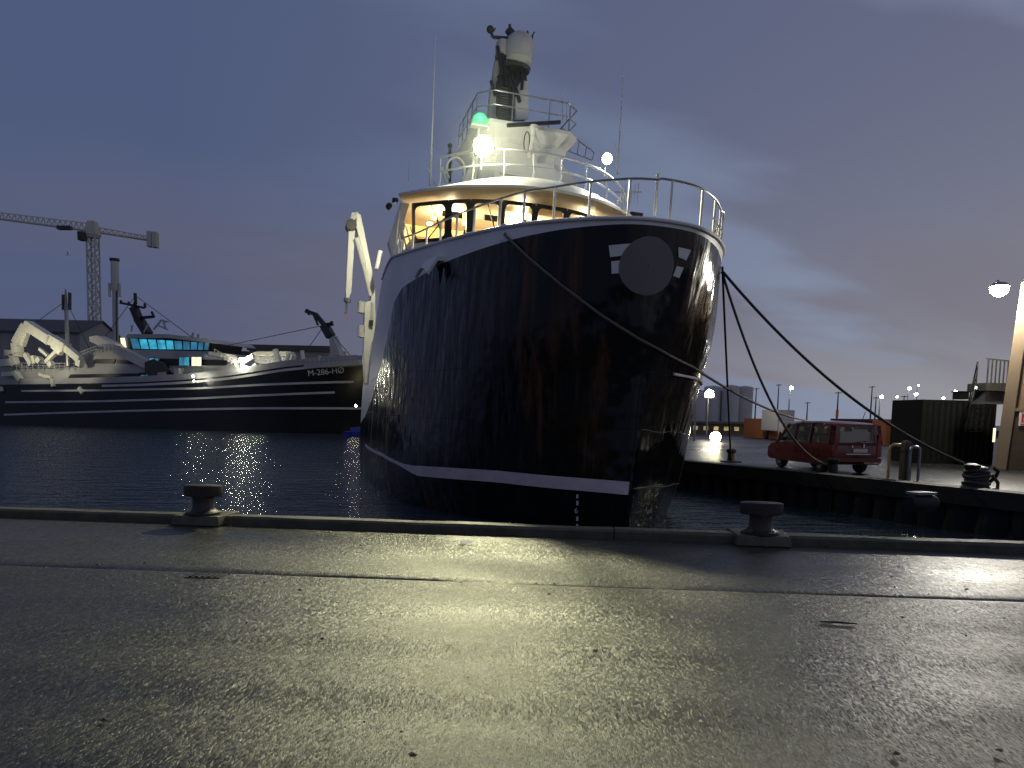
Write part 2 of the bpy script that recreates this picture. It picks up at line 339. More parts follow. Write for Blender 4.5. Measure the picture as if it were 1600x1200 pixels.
def ltext(body, size, mat, name, parent, mtx, extr=0.01):
    cu = bpy.data.curves.new(name, 'FONT'); cu.body = body; cu.size = size; cu.extrude = extr; cu.align_x = 'CENTER'; cu.align_y = 'CENTER'
    t = bpy.data.objects.new(name, cu); me = bpy.data.meshes.new_from_object(t); bpy.data.objects.remove(t)
    me.transform(mtx); me.materials.append(mat); o = bpy.data.objects.new(name, me); col.objects.link(o); o.parent = parent
    return o

ZW = -1.2           # water level
ZQ = -0.10          # far (right hand) quay level
KA = np.array([-60.0, 16.95]); KD = np.array([0.9955, -0.0948])    # near quay: kerb foot line through (0, 11.12)
def kerbY(x): return 10.50 - 0.0985 * x
def drainY(x): return 7.49 - 0.0690 * x

# ------------------------------------------------------------------ SETTING: ground, kerb, water, far quays
def near_quay():
    # sheet in rows that follow the drain line and the kerb; shallow waves left by the paving machine and settled ruts
    xs = np.concatenate([np.arange(-60, -12, 1.0), np.arange(-12, 14, 0.12), np.arange(14, 60.1, 1.5)])
    def wave(x, y):
        k = 6.283 * y - 1.571 + 0.55 * np.sin(x * 0.45) + 0.3 * np.sin(x * 1.1 + .6)
        z = (0.0165 + .0030 * np.sin(x * .8 + 1)) * (0.28 + 0.72 * np.exp(-((x + .1) / 1.9) ** 2) + 0.6 * np.exp(-((x - 4.2) / 1.3) ** 2)) * (1.0 - 0.62 * min(1.0, max(0.0, (y - 5.6) / 1.0))) * (np.sin(k) + .22 * np.sin(2 * k)) + 0.003 * np.sin(y * 2.3 + x * 0.22 + 1.9) + 0.0022 * np.sin(y * 6.7 - x * 0.31 + 0.7 * np.sin(x * .9))
        return z + 0.0015 * np.sin(x * 1.7 + y * 0.8) + 0.001 * np.sin(x * 3.1 - y * 1.3)
    def sheet(name, rows, mat):
        V = []; nx = len(xs)
        for f, dz in rows:
            for x in xs:
                y = f(x); V.append((x, y, dz(x, y)))
        F = [(i * nx + j, i * nx + j + 1, (i + 1) * nx + j + 1, (i + 1) * nx + j) for i in range(len(rows) - 1) for j in range(nx - 1)]
        mb = MB(); mb.add(V, F); o = mb.build(name, mat, smooth=True); return tag(o, kind='structure')
    rows = []
    for y0 in np.concatenate([np.arange(-12, 0, 1.0), np.arange(0, 7.2, 0.08)]):
        rows.append((lambda x, y0=y0: lerp(y0, drainY(x) - 0.09 - (7.12 - y0) * 1.0, max(0, y0) / 7.12 if y0 > 0 else 0), lambda x, y: wave(x, y) * min(1, (drainY(x) - y) * 1.2)))
    rows.append((lambda x: drainY(x) - 0.05, lambda x, y: 0.0))
    rows.append((lambda x: drainY(x), lambda x, y: -0.03 + 0.008 * math.sin(x * .7)))
    sheet('quay_pavement', rows, M['asphalt'])
    rows = [(lambda x: drainY(x), lambda x, y: -0.03 + 0.008 * math.sin(x * .7)), (lambda x: drainY(x) + 0.06 + 0.02 * math.sin(x * 1.3), lambda x, y: -0.002)]
    for t in np.linspace(0.05, 1, 30):
        rows.append((lambda x, t=t: lerp(drainY(x) + 0.06, kerbY(x) + 0.3, t), lambda x, y, t=t: wave(x * .6, y * .7) * 0.9 * math.sin(math.pi * min(1, t)) - 0.012 * math.sin(math.pi * t)))
    sheet('quay_apron', rows, M['apron'])
    # water standing in the drain channel
    mb = MB(); V = []
    for x in xs:
        w = 0.030 + 0.012 * math.sin(x * 0.9)
        V += [(x, drainY(x) - w, -0.013), (x, drainY(x) + w, -0.013)]
    mb.add(V, [(2 * i, 2 * i + 2, 2 * i + 3, 2 * i + 1) for i in range(len(xs) - 1)])
    tag(mb.build('drain_puddle', M['puddle']), kind='structure')
    # kerb of long cast blocks, butt jointed, with a face down to the water behind
    root = empty('quay_kerb', (0, 11, 0)); root['kind'] = 'structure'
    x = -58.0; k = 0
    while x < 57:
        ln = 5.4; x1 = min(x + ln, 58)
        a = Vector((x + 0.008, kerbY(x), 0)); b = Vector((x1 - 0.008, kerbY(x1), 0)); n = Vector((0.0985, 1, 0)).normalized() * 0.30
        h = 0.128 + random.uniform(-.012, .008)
        prof = lambda p: [p + Vector((0, -11, -0.1)), p + Vector((0, -11, h - 0.03)), p + n * 0.12 + Vector((0, -11, h)), p + n + Vector((0, -11, h - .004)), p + n + Vector((0, -11, -0.1))]
        mb = MB(); steps = 10; mb.rings([[q + Vector((0, 0, 0 if i in (0, steps) else random.uniform(-.008, .006))) for q in prof(a.lerp(b, i / steps))] for i in range(steps + 1)])
        mb.build('kerb_block', M['kerb'], root); x = x1; k += 1
    n = Vector((0.0985, 1, 0)).normalized() * 0.29
    mb = MB(); p0 = Vector((-60, kerbY(-60), 0)) + n; p1 = Vector((60, kerbY(60), 0)) + n
    mb.add([p0, p1, p1 + Vector((0, 0, -4)), p0 + Vector((0, 0, -4))], [(0, 1, 2, 3)]); tag(mb.build('near_quay_wall', M['quaywall']), kind='structure')
near_quay()
mb = MB(); n_ = 40
mb.add([(x, y, ZW) for y in np.linspace(8, 1500, 3) for x in (-1500, 0, 1500)], [(0, 1, 4, 3), (1, 2, 5, 4), (3, 4, 7, 6), (4, 5, 8, 7)])
tag(mb.build('water', M['water']), kind='structure')

# right-hand quay (van, containers) and the land behind the basin
QE = [(17.5, 9.3), (12.8, 18.7), (11.6, 21.0), (10.1, 24.4), (6.6, 31.4), (1.0, 43.0), (-4.0, 56.0)]
def right_quay():
    mb = MB(); far = [(-4.0, 66), (60, 95), (300, 150), (1200, 500), (1200, 0.0), (60.2, -8.0), (60.2, 4.5)]
    loop = QE + far
    mb.add([(x, y, ZQ) for x, y in loop], [tuple(range(len(loop)))]); o = mb.build('harbour_quay', M['far_asphalt']); tag(o, kind='structure')
    # quay wall with vertical sheet-pile ribs
    mb = MB(); pts = QE + [(-4.0, 66)]
    for (a, b) in zip(pts[:-1], pts[1:]):
        a = Vector((*a, 0)); b = Vector((*b, 0)); d = (b - a); L = d.length; d /= L; n = Vector((d.y, -d.x, 0)) * -1
        k = max(1, int(L / 0.7)); vs = []
        for i in range(k * 4 + 1):
            off = 0.12 if i % 4 in (1, 2) else -0.05
            q = a + d * (L * i / (k * 4)) - n * off * -1
            vs += [(q.x, q.y, ZQ - 0.32), (q.x, q.y, -4.0)]
        mb.add(vs, [(2 * i, 2 * i + 2, 2 * i + 3, 2 * i + 1) for i in range(k * 4)])
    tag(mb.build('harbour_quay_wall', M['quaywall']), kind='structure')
    # capping beam, a low raised edge, cast in lengths
    root = empty('capping_beam', (10, 25, ZQ)); root['kind'] = 'structure'
    for (a, b) in zip(pts[:-1], pts[1:]):
        a = Vector((*a, 0)); b = Vector((*b, 0)); d = (b - a).normalized(); n = Vector((-d.y, d.x, 0)); L = (b - a).length; k = max(1, round(L / 3.5))
        for i in range(k):
            p = a + (b - a) * (i / k) + d * 0.006; q = a + (b - a) * ((i + 1) / k) - d * 0.006
            m2 = MB(); o_ = Vector((-10, -25, 0))
            m2.rings([[c + o_ + n * 0.18 + Vector((0, 0, -.36)), c + o_ + n * 0.18 + Vector((0, 0, 0.08)), c + o_ - n * 0.25 + Vector((0, 0, 0.10)), c + o_ - n * 0.25 + Vector((0, 0, -.36))] for c in (p, q)])
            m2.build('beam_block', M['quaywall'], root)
right_quay()
mb = MB(); fl = [(-400, 290), (-95, 142), (-18, 112), (-6, 108), (30, 150), (300, 260), (1400, 700), (1400, 1500), (-1400, 1500), (-1400, 700)]
mb.add([(x, y, 0.3) for x, y in fl] + [(x, y, -4) for x, y in fl[:7]], [tuple(range(len(fl)))] + [(i, i + 1, len(fl) + i + 1, len(fl) + i) for i in range(6)])
tag(mb.build('far_quay', M['far_asphalt']), kind='structure')

# ------------------------------------------------------------------ MAIN SHIP
SHIP = np.array([2.78, 18.0, 0.01]); TH = R_(15); HEEL = R_(2.5)
ship = empty('fishing_vessel', SHIP, 0, 'large black hulled fishing vessel moored bow on with lit wheelhouse and floodlights', 'fishing boat')
ship.rotation_mode = 'XYZ'
ship.matrix_world = Matrix.Translation(Vector(SHIP)) @ Matrix.Rotation(TH, 4, 'Z') @ Matrix.Rotation(HEEL, 4, 'Y')
SM = ship.matrix_world.copy(); SMI = SM.inverted()
def s2w(b, L, z): return SM @ Vector((b, L, z))
_ci = SMI @ Vector(_C)
def lL(px, py, L):
    d = SMI.to_3x3() @ Vector(ray(px, py)); return _ci + d * ((L - _ci.y) / d.y)

WL = {  # half breadth / distance aft of the stem at the waterline, for several heights
 -2.2: [(0,.5),(.3,.9),(.75,1.4),(1.3,2.1),(2.0,3.3),(2.8,4.8),(3.5,6.6),(4.0,8.2),(4.5,10.5),(4.7,14),(4.5,20),(4.1,28),(3.4,35)],
 -1.2: [(0,.12),(.38,.55),(.85,1.05),(1.48,1.75),(2.25,2.95),(3.1,4.35),(3.85,6.2),(4.35,7.8),(4.7,10.2),(4.85,14),(4.7,20),(4.35,28),(3.8,35)],
 0.0:  [(0,0),(.45,.42),(1,.92),(1.7,1.6),(2.55,2.8),(3.45,4.2),(4.15,6),(4.55,7.6),(4.82,10),(4.93,14),(4.78,20),(4.4,28),(3.9,35)],
 2.3:  [(0,0),(.55,.3),(1.2,.75),(1.95,1.35),(2.75,2.5),(3.52,4.0),(4.2,6),(4.6,7.7),(4.88,10),(4.97,14),(4.8,20),(4.45,28),(4,35)],
 4.0:  [(0,-.18),(.7,.0),(1.42,.5),(2.2,1.15),(2.95,2.3),(3.62,4.0),(4.28,6.2),(4.72,8),(4.96,10),(5.0,14),(4.8,20),(4.45,28),(4,35)],
 5.9:  [(0,-.40),(.8,-.25),(1.52,.3),(2.22,1.15),(2.95,2.35),(3.78,4.5),(4.5,7),(4.95,8.8),(5.1,10.2),(5.02,14),(4.8,20),(4.45,28),(4,35)],
 7.0:  [(0,-.42),(.82,-.27),(1.55,.3),(2.25,1.15),(2.98,2.35),(3.8,4.5),(4.52,7),(4.96,8.8),(5.1,10.2),(5.0,14),(4.78,20),(4.42,28),(4,35)]}
_zs = sorted(WL)
def cr(p, u):
    n = len(p); i = min(int(u), n - 2); t = u - i; a, b, c, d = p[max(i - 1, 0)], p[i], p[i + 1], p[min(i + 2, n - 1)]
    return 0.5 * ((2 * b) + (c - a) * t + (2 * a - 5 * b + 4 * c - d) * t * t + (3 * b - a - 3 * c + d) * t ** 3)
_wl = {z: np.array(WL[z], float) for z in WL}
def hullpt(u, z):
    """u 0..12 along the waterline from the stem to the stern (starboard is mirrored)"""
    i = max(0, min(len(_zs) - 2, int(np.searchsorted(_zs, z) - 1))); P = []
    for k in (i - 1, i, i + 1, i + 2):
        k = max(0, min(len(_zs) - 1, k)); tab = _wl[_zs[k]]
        if u < 1:     # blunt mirrored nose
            ext = np.vstack([[-tab[1][0], tab[1][1]], tab]); P.append(cr(ext, u + 1))
        else: P.append(cr(tab, u))
    t = (z - _zs[i]) / (_zs[i + 1] - _zs[i])
    a, b, c, d = P
    return 0.5 * ((2 * b) + (c - a) * t + (2 * a - 5 * b + 4 * c - d) * t * t + (3 * b - a - 3 * c + d) * t ** 3)
U = np.concatenate([np.linspace(0, 1, 9)[:-1], np.linspace(1, 8, 57)[:-1], np.linspace(8, 12, 17)])
def SH(z): return 0.037 * max(0.0, z)      # she leans a little towards the quay
def paint_z(L): return float(np.interp(L, [-1, 1, 2.4, 5, 7.6, 8.8, 9.6, 10.2, 11, 12, 15, 20, 28, 36], [5.93, 5.9, 5.83, 5.7, 5.38, 5.0, 4.5, 4.1, 3.6, 3.0, 1.9, 1.2, .8, .8]))
def rail_z(L): return float(np.interp(L, [-1, 0.2, 1.2, 3, 5.7, 9, 11, 14, 15.5, 17, 36], [6.05, 6.06, 6.14, 6.25, 6.40, 6.56, 6.58, 6.58, 6.2, 4.6, 4.4]))
def hullcol(u, sgn, z0f, z1f, n):
    L0 = hullpt(u, 4.0)[1]; out = []
    for k in range(n + 1):
        z = lerp(z0f(L0), z1f(L0), k / n); b, L = hullpt(u, z); out.append((sgn * b + SH(z), L, z))
    return out
def hullstrip(z0f, z1f, n, off=0.0):
    cols = [hullcol(u, -1, z0f, z1f, n) for u in U[::-1]] + [hullcol(u, 1, z0f, z1f, n) for u in U[1:]]
    return cols
mb = MB(); cols = hullstrip(lambda L: -2.2, paint_z, 44); mb.rings(cols, closed=False)
mb.add(cols[0] + cols[-1], [tuple(range(45)) + tuple(range(89, 44, -1))])
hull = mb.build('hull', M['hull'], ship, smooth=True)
hull_bvh = BVHTree.FromPolygons([Vector(v) for v in mb.v], mb.f)
mb = MB(); c1 = hullstrip(paint_z, rail_z, 8)
mb.rings([c + [((c[-1][0] - SH(6)) * 0.972 + SH(6), c[-1][1] + (0.10 if abs(c[-1][0]) < 2.5 else 0.02), c[-1][2] + 0.02), ((c[-1][0] - SH(6)) * 0.965 + SH(6), c[-1][1] + (0.12 if abs(c[-1][0]) < 2.5 else 0.02), c[-1][2] - 0.75)] for c in c1], closed=False)
bulwark = mb.build('bulwark', M['bulwark'], ship, smooth=True)
bul_bvh = BVHTree.FromPolygons([Vector(v) for v in mb.v], mb.f)
def railpt(u, sgn, inset=0.03, dz=0.0):
    L0 = hullpt(u, 4.0)[1]; z = rail_z(L0); b, L = hullpt(u, z); k = 1 - inset / max(b, .5)
    return Vector((sgn * b * k + SH(z), L + inset * (1.6 if b < 2.5 else .3), z + dz))
# rubbing strip under the bulwark
path = [railpt(u, -1, -0.02, -0.02) for u in U[::-1] if u < 9.2] + [railpt(u, 1, -0.02, -0.02) for u in U[1:] if u < 9.2]
mb = MB(); mb.tube(path, 0.045, 8); mb.build('rail_capping', M['bulwark'], ship, smooth=True)
# deck
mb = MB(); L_ = [railpt(u, -1, .1) for u in U if u < 9]; R2 = [railpt(u, 1, .1) for u in U if u < 9]
vs = []
for a, b in zip(L_, R2): vs += [(a.x, a.y, 5.55), (b.x, b.y, 5.55)]
mb.add(vs, [(2 * i, 2 * i + 1, 2 * i + 3, 2 * i + 2) for i in range(len(L_) - 1)]); mb.build('foredeck', M['darkmetal'], ship)
mb = MB(); mb.add([(-4.7, 13, 3.7), (4.7, 13, 3.7), (3.9, 34.9, 3.7), (-3.9, 34.9, 3.7)], [(0, 1, 2, 3)]); mb.build('working_deck', M['darkmetal'], ship)
# waterline stripe, set proud of the plates
def stripe():
    offs = lambda L: float(np.interp(L, [0, 1.6, 2.8, 4.2, 6.2, 7.8, 10, 20], [-.02, -.06, -.08, -.15, -.26, -.14, -.03, 0]))
    def strip(sgn, u0, u1, half):
        rs = []
        for u in np.linspace(u0, u1, 70):
            zc = offs(hullpt(u, 0)[1]); h = half(u); row = []
            for z, o in ((zc - h, .002), (zc - h, .016), (zc + h, .016), (zc + h, .002)):
                b, L = hullpt(u, z); b2, L2 = hullpt(u + .05, z); t = np.array([b2 - b, L2 - L]); t /= np.linalg.norm(t); row.append((sgn * (b + t[1] * o), L - t[0] * o, z))
            rs.append(row)
        m_ = MB(); m_.rings(rs); return m_
    strip(-1, 0.03, 9.6, lambda u: 0.155 if u < 6.05 else lerp(.15, .05, min(1, (u - 6.05) * 1.2))).build('waterline_stripe', M['stripe'], ship)
    strip(1, 0.06, 5, lambda u: 0.012).build('waterline_stripe', M['darkmetal'], ship)
stripe()
# stem bar
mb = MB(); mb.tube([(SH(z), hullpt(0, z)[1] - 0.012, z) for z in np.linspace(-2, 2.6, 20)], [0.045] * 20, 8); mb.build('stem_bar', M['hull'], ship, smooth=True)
# emblem on the bow: a disc with two bars each side, wrapped to the plating
def wrap(poly_grid, off, thick, name, mat):
    """poly_grid: rows of (b, z); thrown on to the hull along the fore and aft line"""
    def hit(b, z, o):
        loc, n, i, d = hull_bvh.ray_cast(Vector((b, -4, z)), Vector((0, 1, 0)))
        if loc is None: loc, n, i, d = bul_bvh.ray_cast(Vector((b, -4, z)), Vector((0, 1, 0)))
        if n.y > 0: n = -n
        return loc + n * o
    m_ = MB(); nr = len(poly_grid); nc = len(poly_grid[0])
    A = [hit(b, z, off + thick) for r in poly_grid for b, z in r]; B = [hit(b, z, off) for r in poly_grid for b, z in r]
    n = nr * nc; fs = []
    for i in range(nr - 1):
        for j in range(nc - 1):
            a = i * nc + j; fs.append((a, a + 1, a + nc + 1, a + nc)); fs.append((n + a, n + a + nc, n + a + nc + 1, n + a + 1))
    edge = [j for j in range(nc)] + [i * nc + nc - 1 for i in range(1, nr)] + [(nr - 1) * nc + j for j in range(nc - 2, -1, -1)] + [i * nc for i in range(nr - 2, 0, -1)]
    for a, b in zip(edge, edge[1:] + edge[:1]): fs.append((a, n + a, n + b, b))
    m_.add(A + B, fs); return m_.build(name, mat, emblem, smooth=True)
emblem = bpy.data.objects.new('bow_emblem', None); col.objects.link(emblem); emblem.parent = ship
def pxbz(px, py, L=0.0):
    p = lL(px, py, L); return (p.x, p.z)
def quadgrid(a, b, c, d, n=6):
    return [[tuple(np.array(a) * (1 - u) * (1 - v) + np.array(b) * u * (1 - v) + np.array(c) * u * v + np.array(d) * (1 - u) * v) for u in np.linspace(0, 1, n)] for v in np.linspace(0, 1, n)]
cb, cz = pxbz(1007, 418, -0.1); rb = abs(pxbz(1044, 418, -.05)[0] - cb); rz_ = abs(pxbz(1007, 371, -.2)[1] - cz)
disc = [[(cb + rb * r * math.cos(a), cz + rz_ * r * math.sin(a)) for a in np.linspace(0, 2 * math.pi, 41)] for r in np.linspace(0.02, 1, 8)]
wrap(disc, 0.006, 0.03, 'crest_disc', M['crest'])
for q, L in (([(947, 386), (984, 387), (975, 404), (949, 404)], .2), ([(948, 412), (965, 412), (967, 431), (949, 431)], .3), ([(1049, 391), (1071, 394), (1064, 410), (1050, 406)], .0), ([(1048, 419), (1060, 421), (1054, 437), (1043, 434)], 0.0)):
    wrap(quadgrid(*[pxbz(x, y, L) for x, y in q]), 0.005, 0.012, 'emblem_bar', M['crestbar'])
# draught marks on the starboard bow
for k, (y0, y1) in enumerate(((773, 779), (783, 790), (794, 804), (808, 815), (820, 826))):
    if k == 2: continue
    wrap(quadgrid(*[pxbz(x, y, .9) for x, y in ((902.2 + k * .4, y1), (904.6 + k * .4, y1), (904.6 + k * .4, y0), (902.2 + k * .4, y0))], 3), 0.004, 0.006, 'draught_mark', M['crestbar']).parent = hull
b_, z_ = pxbz(903, 799, .9); loc, n, i, d = hull_bvh.ray_cast(Vector((b_, -4, z_)), Vector((0, 1, 0)))
if n.y > 0: n = -n
xa = Vector((-n.y, n.x, 0)).normalized(); ya = n.cross(xa).normalized()
mt = Matrix.Translation(loc + n * 0.012) @ Matrix((xa, ya, n)).transposed().to_4x4()
ltext('6', 0.20, M['crestbar'], 'draught_numeral', hull, mt, 0.004)
# weld seams
for z in (1.35, 2.7):
    for sgn in (-1, 1):
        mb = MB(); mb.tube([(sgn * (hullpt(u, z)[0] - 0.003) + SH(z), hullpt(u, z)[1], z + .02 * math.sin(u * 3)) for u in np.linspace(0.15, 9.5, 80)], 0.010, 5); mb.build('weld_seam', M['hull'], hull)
# a light guard loop high on the port bow shoulder
mb = MB(); mb.tube([(hullpt(u, 2.75)[0] + .03 + SH(2.75), hullpt(u, 2.75)[1] - .02, 2.75) for u in np.linspace(1.6, 4.6, 30)], 0.035, 6); mb.build('rubbing_bar', M['stripe'], ship, smooth=True)

# bow railing
def railing(name, pts, hts, post_every, parent, mat, rails=(1.0,), r=0.022, pr=0.022, lean=0.0, postmat=None):
    top = [Vector(p) + Vector((0, 0, h)) for p, h in zip(pts, hts)]
    m_ = MB()
    for f in rails: m_.tube([Vector(p) + Vector((0, 0, h * f)) for p, h in zip(pts, hts)], r if f == 1.0 else r * .8, 7)
    o = m_.build(name, mat, parent, smooth=True)
    acc = 0.0; last = None
    for i, p in enumerate(pts):
        if last is not None: acc += (Vector(p) - last).length
        last = Vector(p)
        if i == 0 or acc >= post_every or i == len(pts) - 1:
            acc = 0.0; m2 = MB(); m2.tube([Vector(p) - Vector((0, 0, .05)), Vector(p) + Vector((0, 0, hts[i]))], pr, 7); m2.build('post', postmat or mat, o, smooth=True)
    return o
pts = [railpt(u, -1, .06) for u in U[::-1] if u < 7.1] + [railpt(u, 1, .06) for u in U[1:] if u < 7.6]
def rh(p): return float(np.interp(p.y, [-1, 1, 3.5, 5.2, 7.5, 12], [.92, .82, .70, .62, .5, .5])) if p.x < 0 else .92
railing('bow_railing', pts, [rh(p) for p in pts], 0.93, ship, M['greyrail'], rails=(1.0,), r=.028, pr=.032, postmat=M['bulwark'])
mb = MB(); p = lL(1023, 337, 0.15); mb.tube([p, p + Vector((0, 0, .95))], .035, 8); mb.build('jack_staff', M['white_rail'], ship, smooth=True)
mb = MB()
for sgn in (1,):
    pts2 = [railpt(u, sgn, .06, rh(railpt(u, sgn)) * .5) for u in U if 2.2 < u < 7.4]; mb.tube(pts2, .015, 6)
mb.build('rail_chain', M['greyrail'], ship)

# fairlead
p = lL(790, 366, 2.75); mb = MB(); mb.lathe((p.x - .03, p.y - .12, p.z - .22), [(.13, 0), (.13, .05), (.08, .08), (.08, .32), (.13, .35), (.13, .42)], 14); fl_ = mb.build('fairlead', M['white'], ship, smooth=True)
FAIR = p + Vector((-.05, -.2, -.02))
# anchor housing in the starboard shoulder
def anchor():
    c = lL(668, 421, 5.6); loc, n, i, d = hull_bvh.find_nearest(c); 
    if n.x > 0: n = -n
    n.z = 0; n.normalize(); loc = loc + n * .12; t = Vector((-n.y, n.x, 0)); 
    if t.y > 0: t = -t
    z = Vector((0, 0, 1)); w = .42; m_ = MB()
    sec = []
    for k in range(13):
        s = lerp(-w, w, k / 12); arch = .10 + .20 * (1 - ((k - 6) / 6) ** 2)
        base = loc + t * s; base = Vector((base.x, base.y, loc.z))
        sec.append([base - n * .35 + z * .36, base + n * .10 + z * .34, base + n * .40 + z * (-.28 + arch), base + n * .34 + z * (-.32 + arch), base + n * .08 + z * .22, base - n * .35 + z * .26])
    m_.rings(sec); h = m_.build('anchor_housing', M['white'], ship)
anchor()

# ---- wheelhouse
HW = 4.15
def whL(b, add=0.0): return 9.3 + 2.1 * (abs(b) / HW) ** 2.3 + add
ZWB, ZWT = 7.5, 8.82
wh = bpy.data.objects.new('wheelhouse', None); col.objects.link(wh); wh.parent = ship
bs = np.linspace(-HW, HW, 41)
mb = MB(); mb.rings([[(b * .97, whL(b, .22), 5.5), (b * .97, whL(b, .22), ZWB), (b * .97, whL(b, .30), ZWB), (b * .97, whL(b, .30), 5.5)] for b in bs]); mb.build('front_wall', M['white'], wh, smooth=True)
for s in (-1, 1): mb = MB(); mb.box((s * 4.02, 14.2, 6.6), (.08, 5.2, 2.1)); mb.box((s * 4.02, 15.2, 8.1), (.08, 3.2, 1.1)); mb.build('side_wall', M['white'], wh)
mb = MB(); mb.box((0, 14.6, 8.0), (7.9, .08, 2.0)); mb.build('cabin_back_wall', M['warm_wall'], wh)
mb = MB(); mb.rings([[(b * .95, whL(b, .35), ZWB - .3), (b * .95, 14.5, ZWB - .3)] for b in bs], closed=False); mb.build('cabin_floor', M['wood'], wh)
# visor roof: underside, fascia, crown
def visL(b): return 8.05 + 2.9 * (abs(b) / 4.62) ** 2.2
vb = np.linspace(-4.62, 4.62, 49)
mb = MB(); mb.rings([[(b, visL(b), 8.93), (b * .94, whL(b * .9, .25), 8.87), (b * .94, 15.2, 8.87)] for b in vb], closed=False); mb.build('visor_underside', M['soffit'], wh, smooth=True)
mb = MB(); mb.rings([[(b, visL(b) - .005, 8.92), (b, visL(b) - .03, 9.0 + .0), (b * .965, visL(b) + .22, 9.0 + .22 * (1 - (b / 4.62) ** 2) + .02), (b * .90, visL(b) + .62, 9.04 + .42 * (1 - (b / 4.62) ** 2) + .02), (b * .86, visL(b) + 1.3, 9.06 + .48 * (1 - (b / 4.62) ** 2)), (b * .86, 15.4, 9.06 + .48 * (1 - (b / 4.62) ** 2))] for b in vb], closed=False); mb.build('visor_roof', M['white'], wh, smooth=True)
# raked windows: dark frame with rounded opening, glass as its child
edges = np.array([-4.12, -2.98, -2.30, -1.28, -0.14, 1.02, 2.05, 3.02, 4.12])
def wpt(b, v, out=0.0):
    z = lerp(ZWB, ZWT, v); return Vector((b * lerp(.97, 1.0, v), whL(b, lerp(.22, -.02, v)) - out, z))
def rr(n=5, r=.16, mx=.10, my=.10):
    pts = []
    for cx, cy, a0 in ((1 - mx, 1 - my, 0), (mx, 1 - my, 90), (mx, my, 180), (1 - mx, my, 270)):
        sx = cx - r if cx > .5 else cx + r; sy = cy - r if cy > .5 else cy + r
        for k in range(n): a = R_(a0 + 90 * k / (n - 1)); pts.append((sx + r * math.cos(a), sy + r * math.sin(a)))
    return pts
for i in range(len(edges) - 1):
    b0, b1 = edges[i], edges[i + 1]; inner = rr(mx=.11 / (b1 - b0), my=.09, r=.13); outer = []
    for (x, y) in inner:
        dx, dy = x - .5, y - .5; s = .5 / max(abs(dx), abs(dy)); outer.append((.5 + dx * s, .5 + dy * s))
    n = len(inner); m_ = MB(); P = lambda q, o: wpt(lerp(b0, b1, q[0]), q[1], o)
    m_.rings([[P(q, .0) for q in outer], [P(q, .03) for q in outer], [P(q, .03) for q in inner], [P(q, -.05) for q in inner]], cap=False)
    fr = m_.build('window_frame', M['black'], wh)
    m_ = MB(); m_.add([P(q, -.02) for q in inner], [tuple(range(n))]); m_.build('window_pane', M['glass'], fr)
# lit interior
for b, L, z in ((-3.25, 11.6, 8.5), (-3.3, 12.3, 8.45), (-2.0, 12.2, 8.60), (-.3, 11.2, 8.60), (0.3, 12.8, 8.60), (1.6, 11.6, 8.60), (2.9, 12.4, 8.60), (0.1, 9.95, 7.7)):
    m_ = MB(); m_.lathe((b, L, z), [(.02, -.06), (.10, -.05), (.11, .03), (.02, .04)], 12); m_.build('cabin_lamp', M['cabinlamp'], wh)
for b, L, p_ in ((-2.6, 11.9, 400), (0.0, 11.6, 430), (2.6, 11.9, 400)): lamp('cabin_light', 'POINT', (b, L, 8.45), p_, (1.0, .82, .46), wh, .15)
m_ = MB()
for b in (-2.2, -.2, 1.7): m_.box((b, 11.3, 7.62), (1.3, .5, .45), rx=.2); m_.box((b + .2, 11.15, 7.95), (.5, .06, .3), rx=-.2)
m_.build('steering_console', M['black'], wh)
m_ = MB()
pass
for b in (-.9, .9): m_ = MB(); m_.box((b, 12.2, 7.7), (.5, .12, .7)); m_.box((b, 12.0, 7.45), (.5, .5, .1)); m_.build('helm_chair', M['black'], wh)
m_ = MB()
for k in range(7): m_.box((2.3 + .22 * k, 13.2 - .05 * k, 8.2), (.05, .04, .9))
m_.build('curtain', M['wood'], wh)
m_ = MB()
for b, z in ((-2.7, 8.55), (-1.2, 8.6), (.3, 8.6), (1.5, 8.6)): m_.box((b, 11.0, z), (.7, .25, .2), rx=.3)
m_.build('overhead_instruments', M['black'], wh)
for b, w in ((-3.3, .5), (-1.5, .8), (.2, .5), (2.4, .6)):
    m_ = MB(); m_.box((b, 14.5, 8.1), (w, .06, .7)); m_.build('notice_board', M['wood'], wh)
for b in (-3.55, -1.8, -.7, .45, 1.5, 2.5):
    m_ = MB(); m_.bar(wpt(b, .98, .05), wpt(b + .28, .35, .05), .025); m_.bar(wpt(b + .2, .62, .05), wpt(b + .36, .10, .05), .03); m_.build('wiper', M['black'], wh)
for b in (-3.6, -1.7, .6): 
    m_ = MB(); m_.bar(wpt(b, .1, -.3), wpt(b + .55, .62, -.25), .03); m_.build('window_stay', M['black'], wh)
